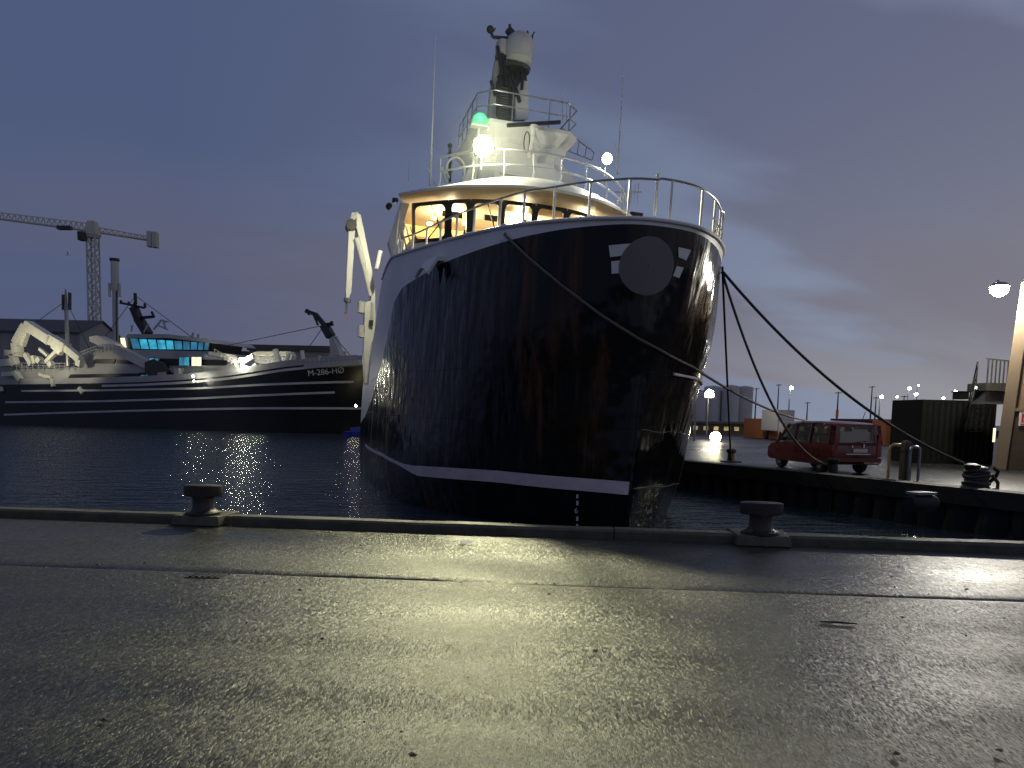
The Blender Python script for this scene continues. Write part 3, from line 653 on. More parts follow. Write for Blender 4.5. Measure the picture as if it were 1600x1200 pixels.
# wing end plate and wing ladder (starboard)
m_ = MB()
A = lL(640, 318, 11.6); B = lL(622, 345, 11.4); C_ = lL(607, 372, 11.2); D = lL(614, 404, 11.0); E_ = lL(621, 404, 11.0); F2 = lL(620, 375, 11.2); G = lL(632, 345, 11.4); H_ = lL(650, 322, 11.6)
def solid(front, dy):
    mm = MB(); mm.prism(front, Vector((0, dy, 0))); return mm
m_ = MB(); m_.prism([lL(626, 316, 11.3), lL(607, 378, 11.2), lL(615, 404, 11.1), lL(623, 402, 11.1), lL(621, 378, 11.2), lL(640, 318, 11.3)], (0, .5, 0)); m_.build('wing_plate', M['white'], wh)
m_ = MB()
for k in range(4):
    m_.bar(lL(620 + k * 7, 348 + k * 2, 11.8), lL(629 + k * 8, 400 - k * 3, 11.6), .05)
m_.build('wing_ladder', M['greyrail'], wh)
m_ = MB(); m_.lathe(tuple(lL(608, 322, 11.6)), [(.02, -.12), (.10, -.10), (.12, .08), (.03, .10)], 10, axis='y'); m_.build('wing_lamp', M['black'], wh)
# small yard of aerials at the port wing
m_ = MB()
for k in range(6):
    q = lL(972 + 5 * k, 296 + (k % 2) * 2, 13.0); m_.tube([q - Vector((0, 0, .5)), q + Vector((0, 0, .1 + .1 * (k % 3)))], .012, 5)
m_.bar(lL(960, 300, 13), lL(1002, 300, 13), .03); m_.build('aerial_rack', M['greyrail'], wh)
m_ = MB(); m_.box(lL(993, 335, 11.4), (.5, .3, .09)); m_.build('navigation_light_board', M['black'], wh)

# ---- bridge roof railing with kinked stanchions
def roof_rail():
    bb = np.linspace(-3.3, 3.55, 36); pts = []; 
    for b in bb: pts.append(Vector((b, 9.15 + 1.7 * (abs(b) / 3.6) ** 2.6, 9.0 + .40 * (1 - (b / 4.62) ** 2) + .04)))
    m_ = MB(); m_.tube([p + Vector((0, 0, 1.02)) for p in pts], .042, 8); m_.tube([p + Vector((0, -.06, .52)) for p in pts], .032, 7); o = m_.build('bridge_railing', M['white_rail'], ship, smooth=True)
    for i in list(range(0, 36, 5)) + [35]:
        p = pts[i]; m2 = MB(); m2.tube([p, p + Vector((.02, -.10, .4)), p + Vector((.0, -.02, .75)), p + Vector((0, 0, 1.02))], .028, 7); m2.build('stanchion', M['white_rail'], o, smooth=True)
    # braces at the port end
    m2 = MB(); e = pts[-1]; m2.bar(e + Vector((0, 0, 1.0)), e + Vector((.45, .4, .55)), .07); m2.bar(e + Vector((.45, .4, .55)), e + Vector((.2, .5, -.1)), .08); m2.bar(e + Vector((-.15, -.05, .5)), e + Vector((.2, .2, .95)), .08); m2.bar(e + Vector((0,0,.05)), e + Vector((.3, .2, .1)), .06)
    m2.build('rail_brace', M['white_rail'], o)
roof_rail()
# ---- floodlights
def floodlight(c, aim, lens, power, rgb, name='floodlight', r=.17, ang=172, bl=.35):
    aim = Vector(aim).normalized(); q = aim.to_track_quat('-Y', 'Z').to_matrix().to_4x4(); mt = Matrix.Translation(c) @ q
    m_ = MB(); m_.lathe((0, 0, 0), [(r + .03, -.02), (r + .03, .05), (r * .8, .16), (.05, .2)], 16, axis='y'); m_.v = [tuple(mt @ Vector(v)) for v in m_.v]; h = m_.build(name, M['darkmetal'], ship, smooth=True)
    m_ = MB(); m_.lathe((0, -.03, 0), [(.004, -.06), (r * .6, -.045), (r, -.005), (r, .0)], 16, axis='y'); m_.v = [tuple(mt @ Vector(v)) for v in m_.v]; m_.build('lens', lens, h, smooth=True)
    m_ = MB(); m_.tube([c + Vector((0, 0.1, -r)), c + Vector((0, .12, -r - .4))], .025, 6); m_.build('bracket', M['white_rail'], h)
    lamp('flood_light', 'SPOT', c + aim * .26, power, rgb, ship, min(.16, r * .8), aim, ang, bl)
FL = lL(755, 228, 9.3); floodlight(FL, SMI.to_3x3() @ Vector((.09, -1, -.55)), M['flood'], 9300, (1.0, .97, .57), r=.32, ang=100, bl=.9)
lamp('flood_spill', 'POINT', FL + Vector((0, -.35, .35)), 130, (1.0, .96, .70), ship, .1)
FL2 = lL(948, 248, 10.4); floodlight(FL2, SMI.to_3x3() @ Vector((.38, -.9, -.32)), M['flood2'], 800, (.97, 1.0, .86), r=.19)
# green starboard sidelight on its screen beside the flood
M['green'] = emis('green_sidelight', (0.06, 1.0, 0.36), 0.75)
q = lL(750, 194, 10.6); m_ = MB(); m_.box((q.x, q.y + .12, q.z - .04), (.62, .30, .06)); sl = m_.build('sidelight_shelf', M['white'], ship)
m_ = MB(); m_.lathe(tuple(q), [(.28, 0), (.28, .10), (.24, .24), (.14, .34), (.02, .38)], 16); m_.build('sidelight_lens', M['green'], sl, smooth=True)
m_ = MB(); m_.tube([(q.x, q.y + .2, q.z - 1.0), (q.x, q.y + .2, q.z - .05)], .04, 7); m_.build('sidelight_post', M['white_rail'], sl)
lamp('sidelight_glow', 'POINT', (q.x - .1, q.y - .35, q.z + .15), 10, (.1, 1.0, .5), ship, .12)
# ---- upper bridge house, flared, with platform and rail
uh = bpy.data.objects.new('upper_house', None); col.objects.link(uh); uh.parent = ship
def ring8(cx, w, L0, L1, z, ch=.45): return [(cx - w + ch, L0, z), (cx + w - ch, L0, z), (cx + w, L0 + ch, z), (cx + w, L1, z), (cx - w, L1, z), (cx - w, L0 + ch, z)]
m_ = MB(); m_.rings([ring8(-.15, 1.62, 10.9, 15, 9.3), ring8(-.15, 1.55, 11.0, 15, 10.6), ring8(-.15, 1.52, 11.0, 15, 10.8)]); m_.build('lower_body', M['white'], uh)
m_ = MB(); m_.rings([ring8(-.15, 1.50, 11.02, 14.8, 10.8), ring8(-.15, 1.62, 10.9, 14.8, 11.4), ring8(-.15, 1.90, 10.6, 14.9, 11.76), ring8(-.15, 1.90, 10.6, 14.9, 11.88)]); m_.build('flared_body', M['white'], uh)
m_ = MB()
for z in (11.05, 11.28, 10.2): m_.box((-.15, 10.95 if z > 11 else 10.93, z), (1.9, .10, .05))
m_.build('ledge', M['white'], uh)
m_ = MB(); m_.prism([lL(862, 238, 12), lL(905, 287, 12), lL(872, 287, 12)], (0, .4, 0)); m_.build('side_fin', M['white'], uh)
m_ = MB(); m_.prism([lL(745, 238, 12), lL(722, 285, 12), lL(750, 287, 12)], (0, .4, 0)); m_.build('side_fin', M['white'], uh)
def platform_rail():
    base = ring8(-.15, 1.86, 10.65, 14.5, 11.88, .5); loop = [Vector(base[i]) for i in (4, 5, 0, 1, 2, 3)]; pts = []
    for a, b in zip(loop[:-1], loop[1:]):
        for k in range(4): pts.append(a.lerp(b, k / 4))
    pts.append(loop[-1]); railing('platform_railing', pts, [.98] * len(pts), .8, uh, M['greyrail'], rails=(1.0, .52), r=.026, pr=.024)
platform_rail()
m_ = MB(); pts = [lL(880, 208, 13.0), lL(928, 244, 13.6)]; up_ = Vector((0, 0, .0))
m_.tube([pts[0] + Vector((0, 0, .15)), pts[1] + Vector((0, 0, .15))], .03, 6); m_.tube([lL(878, 232, 13), lL(925, 250, 13.6)], .025, 6)
for k in range(5): a = pts[0].lerp(pts[1], k / 4); m_.tube([a + Vector((0, 0, .15)), lL(878, 232, 13).lerp(lL(925, 250, 13.6), k / 4)], .018, 6)
m_.build('side_stair_rail', M['greyrail'], uh)
# radar scanner on a pedestal in front
m_ = MB(); a = lL(792, 196, 10.2); b = lL(876, 191, 10.2); m_.bar(a, b, .12, .12); rs_ = m_.build('radar_scanner', M['black'], ship, bevel=.02)
m_ = MB(); c = (a + b) / 2; m_.lathe((c.x, c.y, c.z - .42), [(.09, 0), (.11, .2), (.15, .24), (.15, .36)], 12); m_.tube([(c.x, c.y, c.z - .4), (c.x, c.y + .4, c.z - 1.0)], .07, 8); m_.build('radar_pedestal', M['white'], ship, smooth=True)
m_ = MB(); q = lL(823, 222, 10.5); m_.tube([q + Vector((.10 * math.cos(t), 0, .36 * math.sin(t))) for t in np.linspace(0, 2 * math.pi, 20)], .018, 6); m_.build('cable_loop', M['black'], ship)
m_ = MB(); q = lL(955, 225, 11.5); 
# ---- main mast
mast = bpy.data.objects.new('main_mast', None); col.objects.link(mast); mast.parent = ship
LM = 12.3
def mp(px, py, L=LM): return lL(px, py, L)
m_ = MB(); m_.prism([mp(776, 182), mp(776, 128), mp(786, 100), mp(822, 100), mp(824, 128), mp(826, 182)], (0, .55, 0)); m_.build('mast_trunk', M['darkmetal'], mast, bevel=.03)
m_ = MB(); m_.prism([mp(806, 184, 12.1), mp(806, 140, 12.1), mp(816, 124, 12.1), mp(825, 128, 12.1), mp(826, 184, 12.1)], (0, .2, 0)); m_.build('mast_side_plate', M['white'], mast)
m_ = MB(); m_.prism([mp(763, 184, 12.4), mp(766, 150, 12.4), mp(774, 96, 12.4), mp(780, 70, 12.4), mp(783, 72, 12.4), mp(778, 184, 12.4)], (0, .3, 0)); m_.build('mast_leg', M['conc'], mast)
m_ = MB()
for a, b in (((777, 72), (784, 116)), ((784, 84), (790, 112)), ((767, 126), (774, 150)), ((790, 112), (806, 150)), ((812, 100), (804, 142)), ((800, 118), (812, 160)), ((778, 118), (786, 132)), ((818, 104), (815, 140)), ((794, 104), (792, 135))): m_.bar(mp(*a, 12.05), mp(*b, 12.05), .10, .10)
m_.build('mast_stay', M['black'], mast)
m_ = MB(); m_.lathe(tuple(mp(804, 112)), [(.55, 0), (.6, .12), (.2, .16)], 14); m_.bar(mp(775, 88), mp(800, 88), .3, .2); m_.build('mast_platform', M['darkmetal'], mast, smooth=True)
c = mp(812, 76, 12.0); rd = abs(mp(833, 76, 12).x - c.x)
m_ = MB(); m_.lathe(tuple(c), [(rd * .55, -rd * 1.12), (rd * .95, -rd * .8), (rd * 1.0, -.1), (rd, rd * .3), (rd * .86, rd * .72), (rd * .55, rd * 1.0), (.02, rd * 1.14)], 22); m_.build('satellite_dome', M['dome'], mast, smooth=True)
m_ = MB(); m_.lathe(tuple(mp(786, 76)), [(.26, -.3), (.30, .0), (.24, .25), (.02, .34)], 16); m_.build('small_dome', M['dome'], mast, smooth=True)
m_ = MB(); m_.bar(mp(770, 58), mp(798, 60), .09); m_.bar(mp(798, 60), mp(800, 78), .14); m_.bar(mp(770, 58), mp(765, 44), .08); m_.bar(mp(770, 50), mp(774, 44), .05); m_.ball(mp(766, 46), .14); m_.bar(mp(829, 66), mp(832, 56), .07); m_.bar(mp(829, 60), mp(835, 50), .05); m_.bar(mp(826, 58), mp(824, 48), .05); m_.build('mast_crossarm', M['darkmetal'], mast)
m_ = MB(); m_.prism([mp(791, 46), mp(797, 40), mp(808, 52), mp(799, 58)], (0, .2, 0)); m_.tube([mp(797, 52), mp(796.5, 38)], .05, 6); m_.build('top_lantern', M['darkmetal'], mast)
m_ = MB()
for k in range(9): a = mp(787, 150 - k * 4 + 20); m_.bar(a + Vector((-.16, -.06, 0)), a + Vector((.16, -.06, 0)), .03)
m_.build('mast_ladder', M['steel'], mast)
# whip aerials
for (x0, y0, x1, y1, L) in ((672, 290, 680.5, 57, 11.6), (965, 272, 974.5, 105, 12.2), (960, 262, 961.5, 220, 12.2), (638, 282, 640, 244, 13), (885, 190, 886, 155, 13.5), (879, 190, 878, 130, 13.5)):
    a, b = lL(x0, y0, L), lL(x1, y1, L); m_ = MB(); l = (b - a).length; tk = .030 if l > 2 else .014
    m_.tube([a, a.lerp(b, .25), a.lerp(b, .27), a.lerp(b, .6), b], [tk * 1.5, tk * 1.3, tk, tk * .7, tk * .35], 6); m_.build('whip_aerial', M['white_rail'], ship)
# starboard roof gear
m_ = MB(); a = lL(703, 285, 11.5); b = lL(703, 225, 11.5); m_.tube([a, b], .05, 6)
for k in range(4): m_.ball(a.lerp(b, .3 + .22 * k), .09, 8, 6)
m_.build('signal_light_post', M['black'], ship)
m_ = MB(); q = lL(712, 265, 11.4)
m_.tube([q + Vector((.33 * math.cos(t), 0, .42 * math.sin(t))) for t in np.linspace(-.9, 4.0, 18)], .04, 7); m_.tube([lL(690, 262, 11.4), lL(697, 285, 11.4)], .05, 6); m_.tube([lL(686, 262, 11.4), lL(697, 272, 11.4)], .05, 6); m_.tube([lL(668, 262, 11.6), lL(682, 292, 11.6)], .03, 6)
m_.build('roof_davit', M['white_rail'], ship, smooth=True)
# ---- knuckle boom deck crane, starboard quarter
cr_ = bpy.data.objects.new('deck_crane', None); col.objects.link(cr_); cr_.parent = ship
LC = 19.5
def cp(px, py, L=LC): return lL(px, py, L)
m_ = MB(); m_.prism([cp(568, 560), cp(570, 472), cp(580, 470), cp(585, 474), cp(584, 600), cp(570, 600)], (0, .8, 0)); m_.build('crane_column', M['cranewhite'], cr_, bevel=.03)
m_ = MB(); m_.prism([cp(558, 331), cp(564, 336), cp(583, 428), cp(586, 450), cp(579, 452), cp(573, 425), cp(556, 352)], (0, .55, 0)); m_.build('inner_boom', M['cranewhite'], cr_, bevel=.03)
m_ = MB(); m_.prism([cp(579, 446), cp(586, 446), cp(587, 500), cp(584, 540), cp(578, 500)], (0, .45, 0)); m_.build('boom_foot', M['cranewhite'], cr_, bevel=.02)
m_ = MB(); m_.tube([cp(557.5, 372, 19.3), cp(568, 412, 19.3)], .13, 8); m_.tube([cp(566, 405, 19.3), cp(579, 462, 19.3)], .09, 8); m_.build('lift_cylinder', M['cranewhite'], cr_, smooth=True)
m_ = MB(); m_.prism([cp(545, 352), cp(555.5, 350), cp(549.5, 455), cp(546, 466), cp(540.5, 466), cp(540, 455)], (0, .4, 0)); m_.build('outer_boom', M['cranewhite'], cr_, bevel=.03)
m_ = MB(); m_.prism([cp(549, 331), cp(560, 330), cp(557, 342), cp(550, 346), cp(546, 343)], (0, .5, 0)); m_.build('knuckle_cover', M['greyrail'], cr_, bevel=.03)
m_ = MB(); q = cp(549, 351, 19.3); m_.lathe((q.x, q.y, q.z), [(.02, -.1), (.24, -.1), (.24, .7), (.02, .7)], 14, axis='y'); m_.build('knuckle_hinge', M['black'], cr_, smooth=True)
m_ = MB(); m_.tube([cp(543, 466), cp(542.5, 472)], .16, 8); m_.tube([cp(541.5, 472), cp(541, 486)], .05, 6); m_.tube([cp(541, 484), cp(542, 489), cp(539.5, 490), cp(539, 487)], .035, 6); m_.build('hook', M['steel'], cr_)
m_ = MB(); m_.tube([cp(541, 492), cp(541, 502)], .02, 5); m_.build('hook_line', M['pink'], cr_)
m_ = MB(); m_.tube([cp(588.5, 420, 18), cp(594.5, 392, 18)], .09, 7); m_.build('rail_davit', M['cranewhite'], cr_)
for y in (480, 518):
    q = cp(564.5, y); m_ = MB(); m_.lathe((q.x, q.y, q.z - .3), [(.02, 0), (.16, .05), (.16, .55), (.02, .6)], 10); m_.build('crane_work_lamp', M['dome'], cr_, smooth=True)
m_ = MB(); m_.prism([cp(577, 500, 19.3), cp(583, 500, 19.3), cp(583, 508, 19.3), cp(577, 508, 19.3)], (0, .1, 0)); m_.build('crane_hatch', M['black'], cr_)
# deck lamp behind the wheelhouse that lights the crane
q = lL(600, 330, 15.0); 
fl3 = lL(612, 318, 14.5)
lamp('crane_flood', 'SPOT', fl3, 900, (1.0, .95, .72), ship, .1, SMI.to_3x3() @ Vector((-.55, .6, -.25)), 150, .4)
m_ = MB(); m_.lathe((fl3.x + .12, fl3.y - .1, fl3.z), [(.02, 0), (.12, .02), (.12, .18), (.02, .2)], 10); m_.build('deck_lamp', M['black'], ship)
# aft working deck shelter (seen from the side only)
m_ = MB(); m_.box((0.4, 24, 5.2), (6.8, 12, 3)); m_.build('aft_shelter', M['white'], ship)
m_ = MB(); m_.box((0.2, 15.6, 7.4), (7.6, 1.8, 3.4)); m_.build('aft_deckhouse', M['white'], ship)

# ------------------------------------------------------------------ BOLLARDS on the near quay
def bollard(x, y, label, rz=0.0, s=1.0, top=.56):
    o = empty('bollard', (x, y, 0), rz, label, 'bollard', 'mooring bollards on the near kerb')
    m_ = MB(); m_.rings([[(-.36, -.22, 0), (.36, -.22, 0), (.40, .40, 0), (-.40, .40, 0)], [(-.33, -.18, .135), (.33, -.18, .135), (.38, .40, .15), (-.38, .40, .15)]]); m_.build('plinth', M['kerb'], o, bevel=.015)
    m_ = MB(); m_.lathe((0, .05, .14), [(.25, 0), (.25, .03), (.18, .05), (.152, .09), (.148, .20), (.152, .27), (.10, .29)], 20); m_.build('post', M['iron'], o, smooth=True)
    m_ = MB(); m_.rings([[(.285 * s * math.cos(a), .05 + .16 * math.sin(a), z) for a in np.linspace(0, 2 * math.pi, 24, endpoint=False)] for s, z in ((.86, .395), (.99, .405), (1.0, .415), (1.0, .54), (.985, .55), (.9, .555))]); m_.build('cap', M['iron'], o, smooth=True)
    for k in range(4):
        a = math.pi / 4 + k * math.pi / 2; m_ = MB(); m_.lathe((.20 * math.cos(a), .05 + .17 * math.sin(a), .165), [(.025, 0), (.025, .025), (.015, .03)], 6); m_.build('bolt', M['steel'], o)
    return o
pb = atY(313, 822, 10.9); bollard(pb[0], kerbY(pb[0]) + .02, 'dark T-headed iron bollard on the kerb left of the ship, its plinth catching the light', -.098)
pb = atY(1190, 848, 10.15); bollard(pb[0], kerbY(pb[0]) + .02, 'shaded T-headed iron bollard on the kerb right of the ship, below the red van', -.098)
# small things on the ground
q = atZ(728, 849, 0); m_ = MB(); m_.add([(q[0] - .075, q[1] - .05, .010), (q[0] + .075, q[1] - .06, .012), (q[0] + .075, q[1] + .05, .035), (q[0] - .07, q[1] + .055, .030), (q[0], q[1], .022)], [(0, 1, 4), (1, 2, 4), (2, 3, 4), (3, 0, 4)])
tag(m_.build('paper_scrap', M['paper']), 'small white scrap of paper lying on wet asphalt near the kerb', 'litter')
q = atZ(322, 900, 0); o = empty('drain_cover', (q[0], q[1], -.004), 0, 'small dark iron drain cover beside the wet channel line', 'drain cover')
m_ = MB(); m_.box((0, 0, .006), (.34, .22, .012)); m_.build('frame', M['iron'], o)
for k in range(5): m_ = MB(); m_.box((-.12 + .06 * k, 0, .016), (.03, .18, .008)); m_.build('bar', M['black'], o)
q = atZ(1308, 975, 0); m_ = MB(); m_.tube([(q[0] - .13, q[1] + .02, .012), (q[0], q[1], .016), (q[0] + .15, q[1] - .03, .012)], [.006, .010, .005], 6)
tag(m_.build('twig', M['timber']), 'dark thin twig lying on the asphalt in the shaded part at right', 'twig')
m_ = MB(); random.seed(11)
for k in range(90):
    x = random.uniform(-5, 5); y = random.uniform(3.4, 10.5); r = random.uniform(.006, .022); a0 = random.uniform(0, 6.28)
    P = [(x + r * (1 + .4 * random.random()) * math.cos(a0 + t), y + r * math.sin(a0 + t), .012 + random.uniform(-.004, .010)) for t in (0, 1.3, 2.6, 3.8, 5.1)]
    m_.add(P + [(x, y, .02 + r * .3)], [(i, (i + 1) % 5, 5) for i in range(5)])
tag(m_.build('leaf_litter', M['timber']), 'scattered dark leaf bits and grit on the wet asphalt', 'litter', kind='stuff')
# weeds growing behind the kerb
m_ = MB(); q = atZ(1372, 842, .1)
for k in range(60):
    x = q[0] + random.gauss(0, .22); y = kerbY(x) + random.uniform(.24, .30); h = random.uniform(.03, .12); a = random.uniform(-.05, .05)
    m_.add([(x - .006, y, .13), (x + .006, y, .13), (x + a, y + a * .5, .14 + h)], [(0, 1, 2)])
tag(m_.build('weeds', M['grass']), 'sparse weeds growing behind the kerb at right', 'weeds', kind='stuff')

# ------------------------------------------------------------------ MOORING ROPES
def rope(pts, r, label, mat, grp='mooring ropes from the bow'):
    m_ = MB(); m_.tube(pts, r, 8); o = m_.build('mooring_rope', M[mat], smooth=True); return tag(o, label, 'rope', grp)
def catenary(a, b, sag, n=40):
    a = Vector(tuple(a)); b = Vector(tuple(b)); return [a.lerp(b, t) - Vector((0, 0, sag * 4 * t * (1 - t))) for t in np.linspace(0, 1, n)]
# long rope from the starboard fairlead, lying round the bow and away to the right
def bow_rope():
    ctrl = [(790, 366), (830, 405), (880, 447), (940, 492), (1000, 531), (1050, 559), (1100, 583)]; P = []
    d2 = SMI.to_3x3()
    xs = np.linspace(792, 1078, 40)
    def yat(x): return float(np.interp(x, [c[0] for c in ctrl], [c[1] for c in ctrl]))
    for x in xs:
        dr = (d2 @ Vector(ray(x, yat(x)))).normalized(); loc, n, i, d = hull_bvh.ray_cast(_ci, dr)
        l2 = bul_bvh.ray_cast(_ci, dr)
        if l2[0] is not None and (loc is None or l2[3] < d): loc, n = l2[0], l2[1]
        if loc is None: continue
        if n.dot(dr) > 0: n = -n
        P.append(SM @ (loc + n * .07))
    end = Vector(atY(1276, 660, 30.0)); end2 = Vector(atZ(1350, 700, ZQ + .3)); end2 = Vector((end.x + 3.2, 33.0, ZQ + .35))
    a = P[-1]; P = [Vector(s2w(*FAIR))] + P
    P += [a.lerp(end, t) - Vector((0, 0, .25 * 4 * t * (1 - t))) for t in np.linspace(.06, 1, 24)] + [end.lerp(end2, t) for t in (.5, 1)]
    rope(P, .034, 'long brown rope lying across the black bow from the starboard fairlead', 'rope')
    return end2
E2 = bow_rope()
def _px(w):
    v = np.array(w) - _C; return OX + FPX * (v @ _R) / (v @ _F)
PH = max((s2w(hullpt(u, 5.75)[0] + SH(5.75) + .04, hullpt(u, 5.75)[1], 5.75) for u in np.linspace(2, 6, 60)), key=_px)
print('port tip px', _px(PH))
q1 = Vector(atZ(1142, 720, ZQ + .25)); rope(catenary(PH, q1, .03), .032, 'dark rope hanging almost straight down from the bow to a quay bollard', 'darkrope')
q2 = Vector(atZ(1302, 727, ZQ + .3)); rope(catenary(PH + Vector((.02, .1, -.1)), q2, 1.25), .036, 'dark sagging rope passing in front of the red van', 'rope')
q3 = Vector(atY(1506, 724, 21.0)); rope(catenary(PH + Vector((.04, .05, -.12)), q3, .60), .038, 'long dark rope running down to the mooring post beside the stairs', 'darkrope')

# ------------------------------------------------------------------ RIGHT QUAY OBJECTS
def quay_bollard(px, py, label, Y=None):
    p = atZ(px, py, ZQ); o = empty('quay_bollard', (p[0], p[1], ZQ), 0, label, 'bollard', 'bollards on the right hand quay')
    m_ = MB(); m_.lathe((0, 0, 0), [(.28, 0), (.28, .05), (.16, .08), (.14, .35), (.2, .42), (.2, .52), (.12, .56)], 14); m_.build('post', M['iron'], o, smooth=True)
    m_ = MB(); m_.box((0, 0, .02), (.7, .6, .06)); m_.build('base_plate', M['iron'], o)
    return o
quay_bollard(1142, 722, 'small iron bollard holding the vertical rope at the quay edge')
quay_bollard(1301, 742, 'low iron bollard holding the sagging rope behind the red van')
o = empty('quay_bollard', (E2.x, E2.y, ZQ), 0, 'far iron bollard beyond the red van', 'bollard', 'bollards on the right hand quay')
m_ = MB(); m_.lathe((0, 0, 0), [(.28, 0), (.28, .05), (.16, .08), (.14, .35), (.2, .42), (.2, .52), (.12, .56)], 14); m_.build('post', M['iron'], o, smooth=True)
# mooring post wound with rope
p = atZ(1522, 764, ZQ); o = empty('mooring_post', (p[0], p[1], ZQ), .3, 'iron mooring post heaped with coiled rope at the quay edge by the stairs', 'bollard')
m_ = MB(); m_.lathe((-.12, 0, 0), [(.3, 0), (.3, .06), (.17, .1), (.15, .5), (.2, .56), (.2, .66), (.1, .7)], 14); m_.build('post', M['iron'], o, smooth=True)
m_ = MB(); m_.lathe((.25, .05, 0), [(.26, 0), (.26, .06), (.15, .1), (.14, .45), (.18, .5), (.18, .58), (.1, .62)], 14); m_.build('post', M['iron'], o, smooth=True)
m_ = MB()
for k in range(7):
    rr_ = .26 + .03 * math.sin(k * 2.1); m_.tube([(.05 + rr_ * 1.2 * math.cos(t), rr_ * math.sin(t), .10 + .065 * k + .03 * math.sin(t * 2 + k)) for t in np.linspace(0, 2 * math.pi, 22)], .045, 7)
m_.tube([(.3, -.25, .4), (.42, -.35, .2), (.36, -.4, .03), (.1, -.5, .02)], .045, 7); m_.build('rope_coil', M['darkrope'], o, smooth=True)
m_ = MB(); m_.tube([(.28, -.1, .1), (.5, -.2, .35), (.45, -.3, .5), (.25, -.3, .62)], .05, 7); m_.build('shackle', M['iron'], o, smooth=True)
# fender log hanging on the wall
p = atY(1440, 786, 15.4); o = empty('fender', p, .35, 'thick black cylindrical fender hanging low at the quay wall', 'fender')
m_ = MB(); m_.lathe((-.35, 0, 0), [(.02, 0), (.14, .02), (.17, .08), (.17, .62), (.14, .68), (.02, .70)], 16, axis='x'); m_.build('rubber_body', M['rubber'], o, smooth=True)
m_ = MB(); m_.box((0, .02, .20), (.5, .3, .05)); m_.build('top_plate', M['steel'], o)
# hoop barriers
def hoop(px0, px1, py, h, label, mat='hoop', Y=None):
    a = Vector(atZ(px0, py, ZQ)); b = Vector(atY(px1, py, a.y)); b.z = ZQ; d = (b - a); w = d.length; d.normalize(); r = min(.14, w / 2 - .01)
    o = empty('hoop_barrier', a, math.atan2(d.y, d.x), label, 'barrier', 'hoop barriers on the right hand quay')
    pts = [(0, 0, 0), (0, 0, h - r)] + [(r - r * math.cos(t), 0, h - r + r * math.sin(t)) for t in np.linspace(.2, math.pi / 2, 5)] + [(w - r + r * math.sin(t), 0, h - r + r * math.cos(t)) for t in np.linspace(0, math.pi / 2 - .2, 5)] + [(w, 0, h - r), (w, 0, 0)]
    m_ = MB(); m_.tube(pts, .045, 8); m_.build('hoop', M[mat], o, smooth=True)
    for x in (0, w): m_ = MB(); m_.lathe((x, 0, 0), [(.1, 0), (.1, .015), (.05, .02)], 10); m_.build('foot_plate', M['steel'], o)
hoop(1387, 1408, 749, 1.08, 'yellowish steel hoop barrier nearest the red van')
hoop(1419, 1434, 752, 1.05, 'darker steel hoop barrier next to the timber post', 'steel')
p = atZ(1413, 751, ZQ); o = empty('timber_post', p, .1, 'stout square timber post between the two hoop barriers', 'post')
m_ = MB(); m_.rings([[(-.12, -.12, 0), (.12, -.12, 0), (.12, .12, 0), (-.12, .12, 0)], [(-.12, -.12, 1.15), (.12, -.12, 1.15), (.12, .12, 1.15), (-.12, .12, 1.15)], [(-.07, -.07, 1.22), (.07, -.07, 1.22), (.07, .07, 1.22), (-.07, .07, 1.22)]]); m_.build('post_shaft', M['timber'], o)
m_ = MB(); m_.box((0, 0, .9), (.26, .26, .06)); m_.build('iron_band', M['iron'], o)

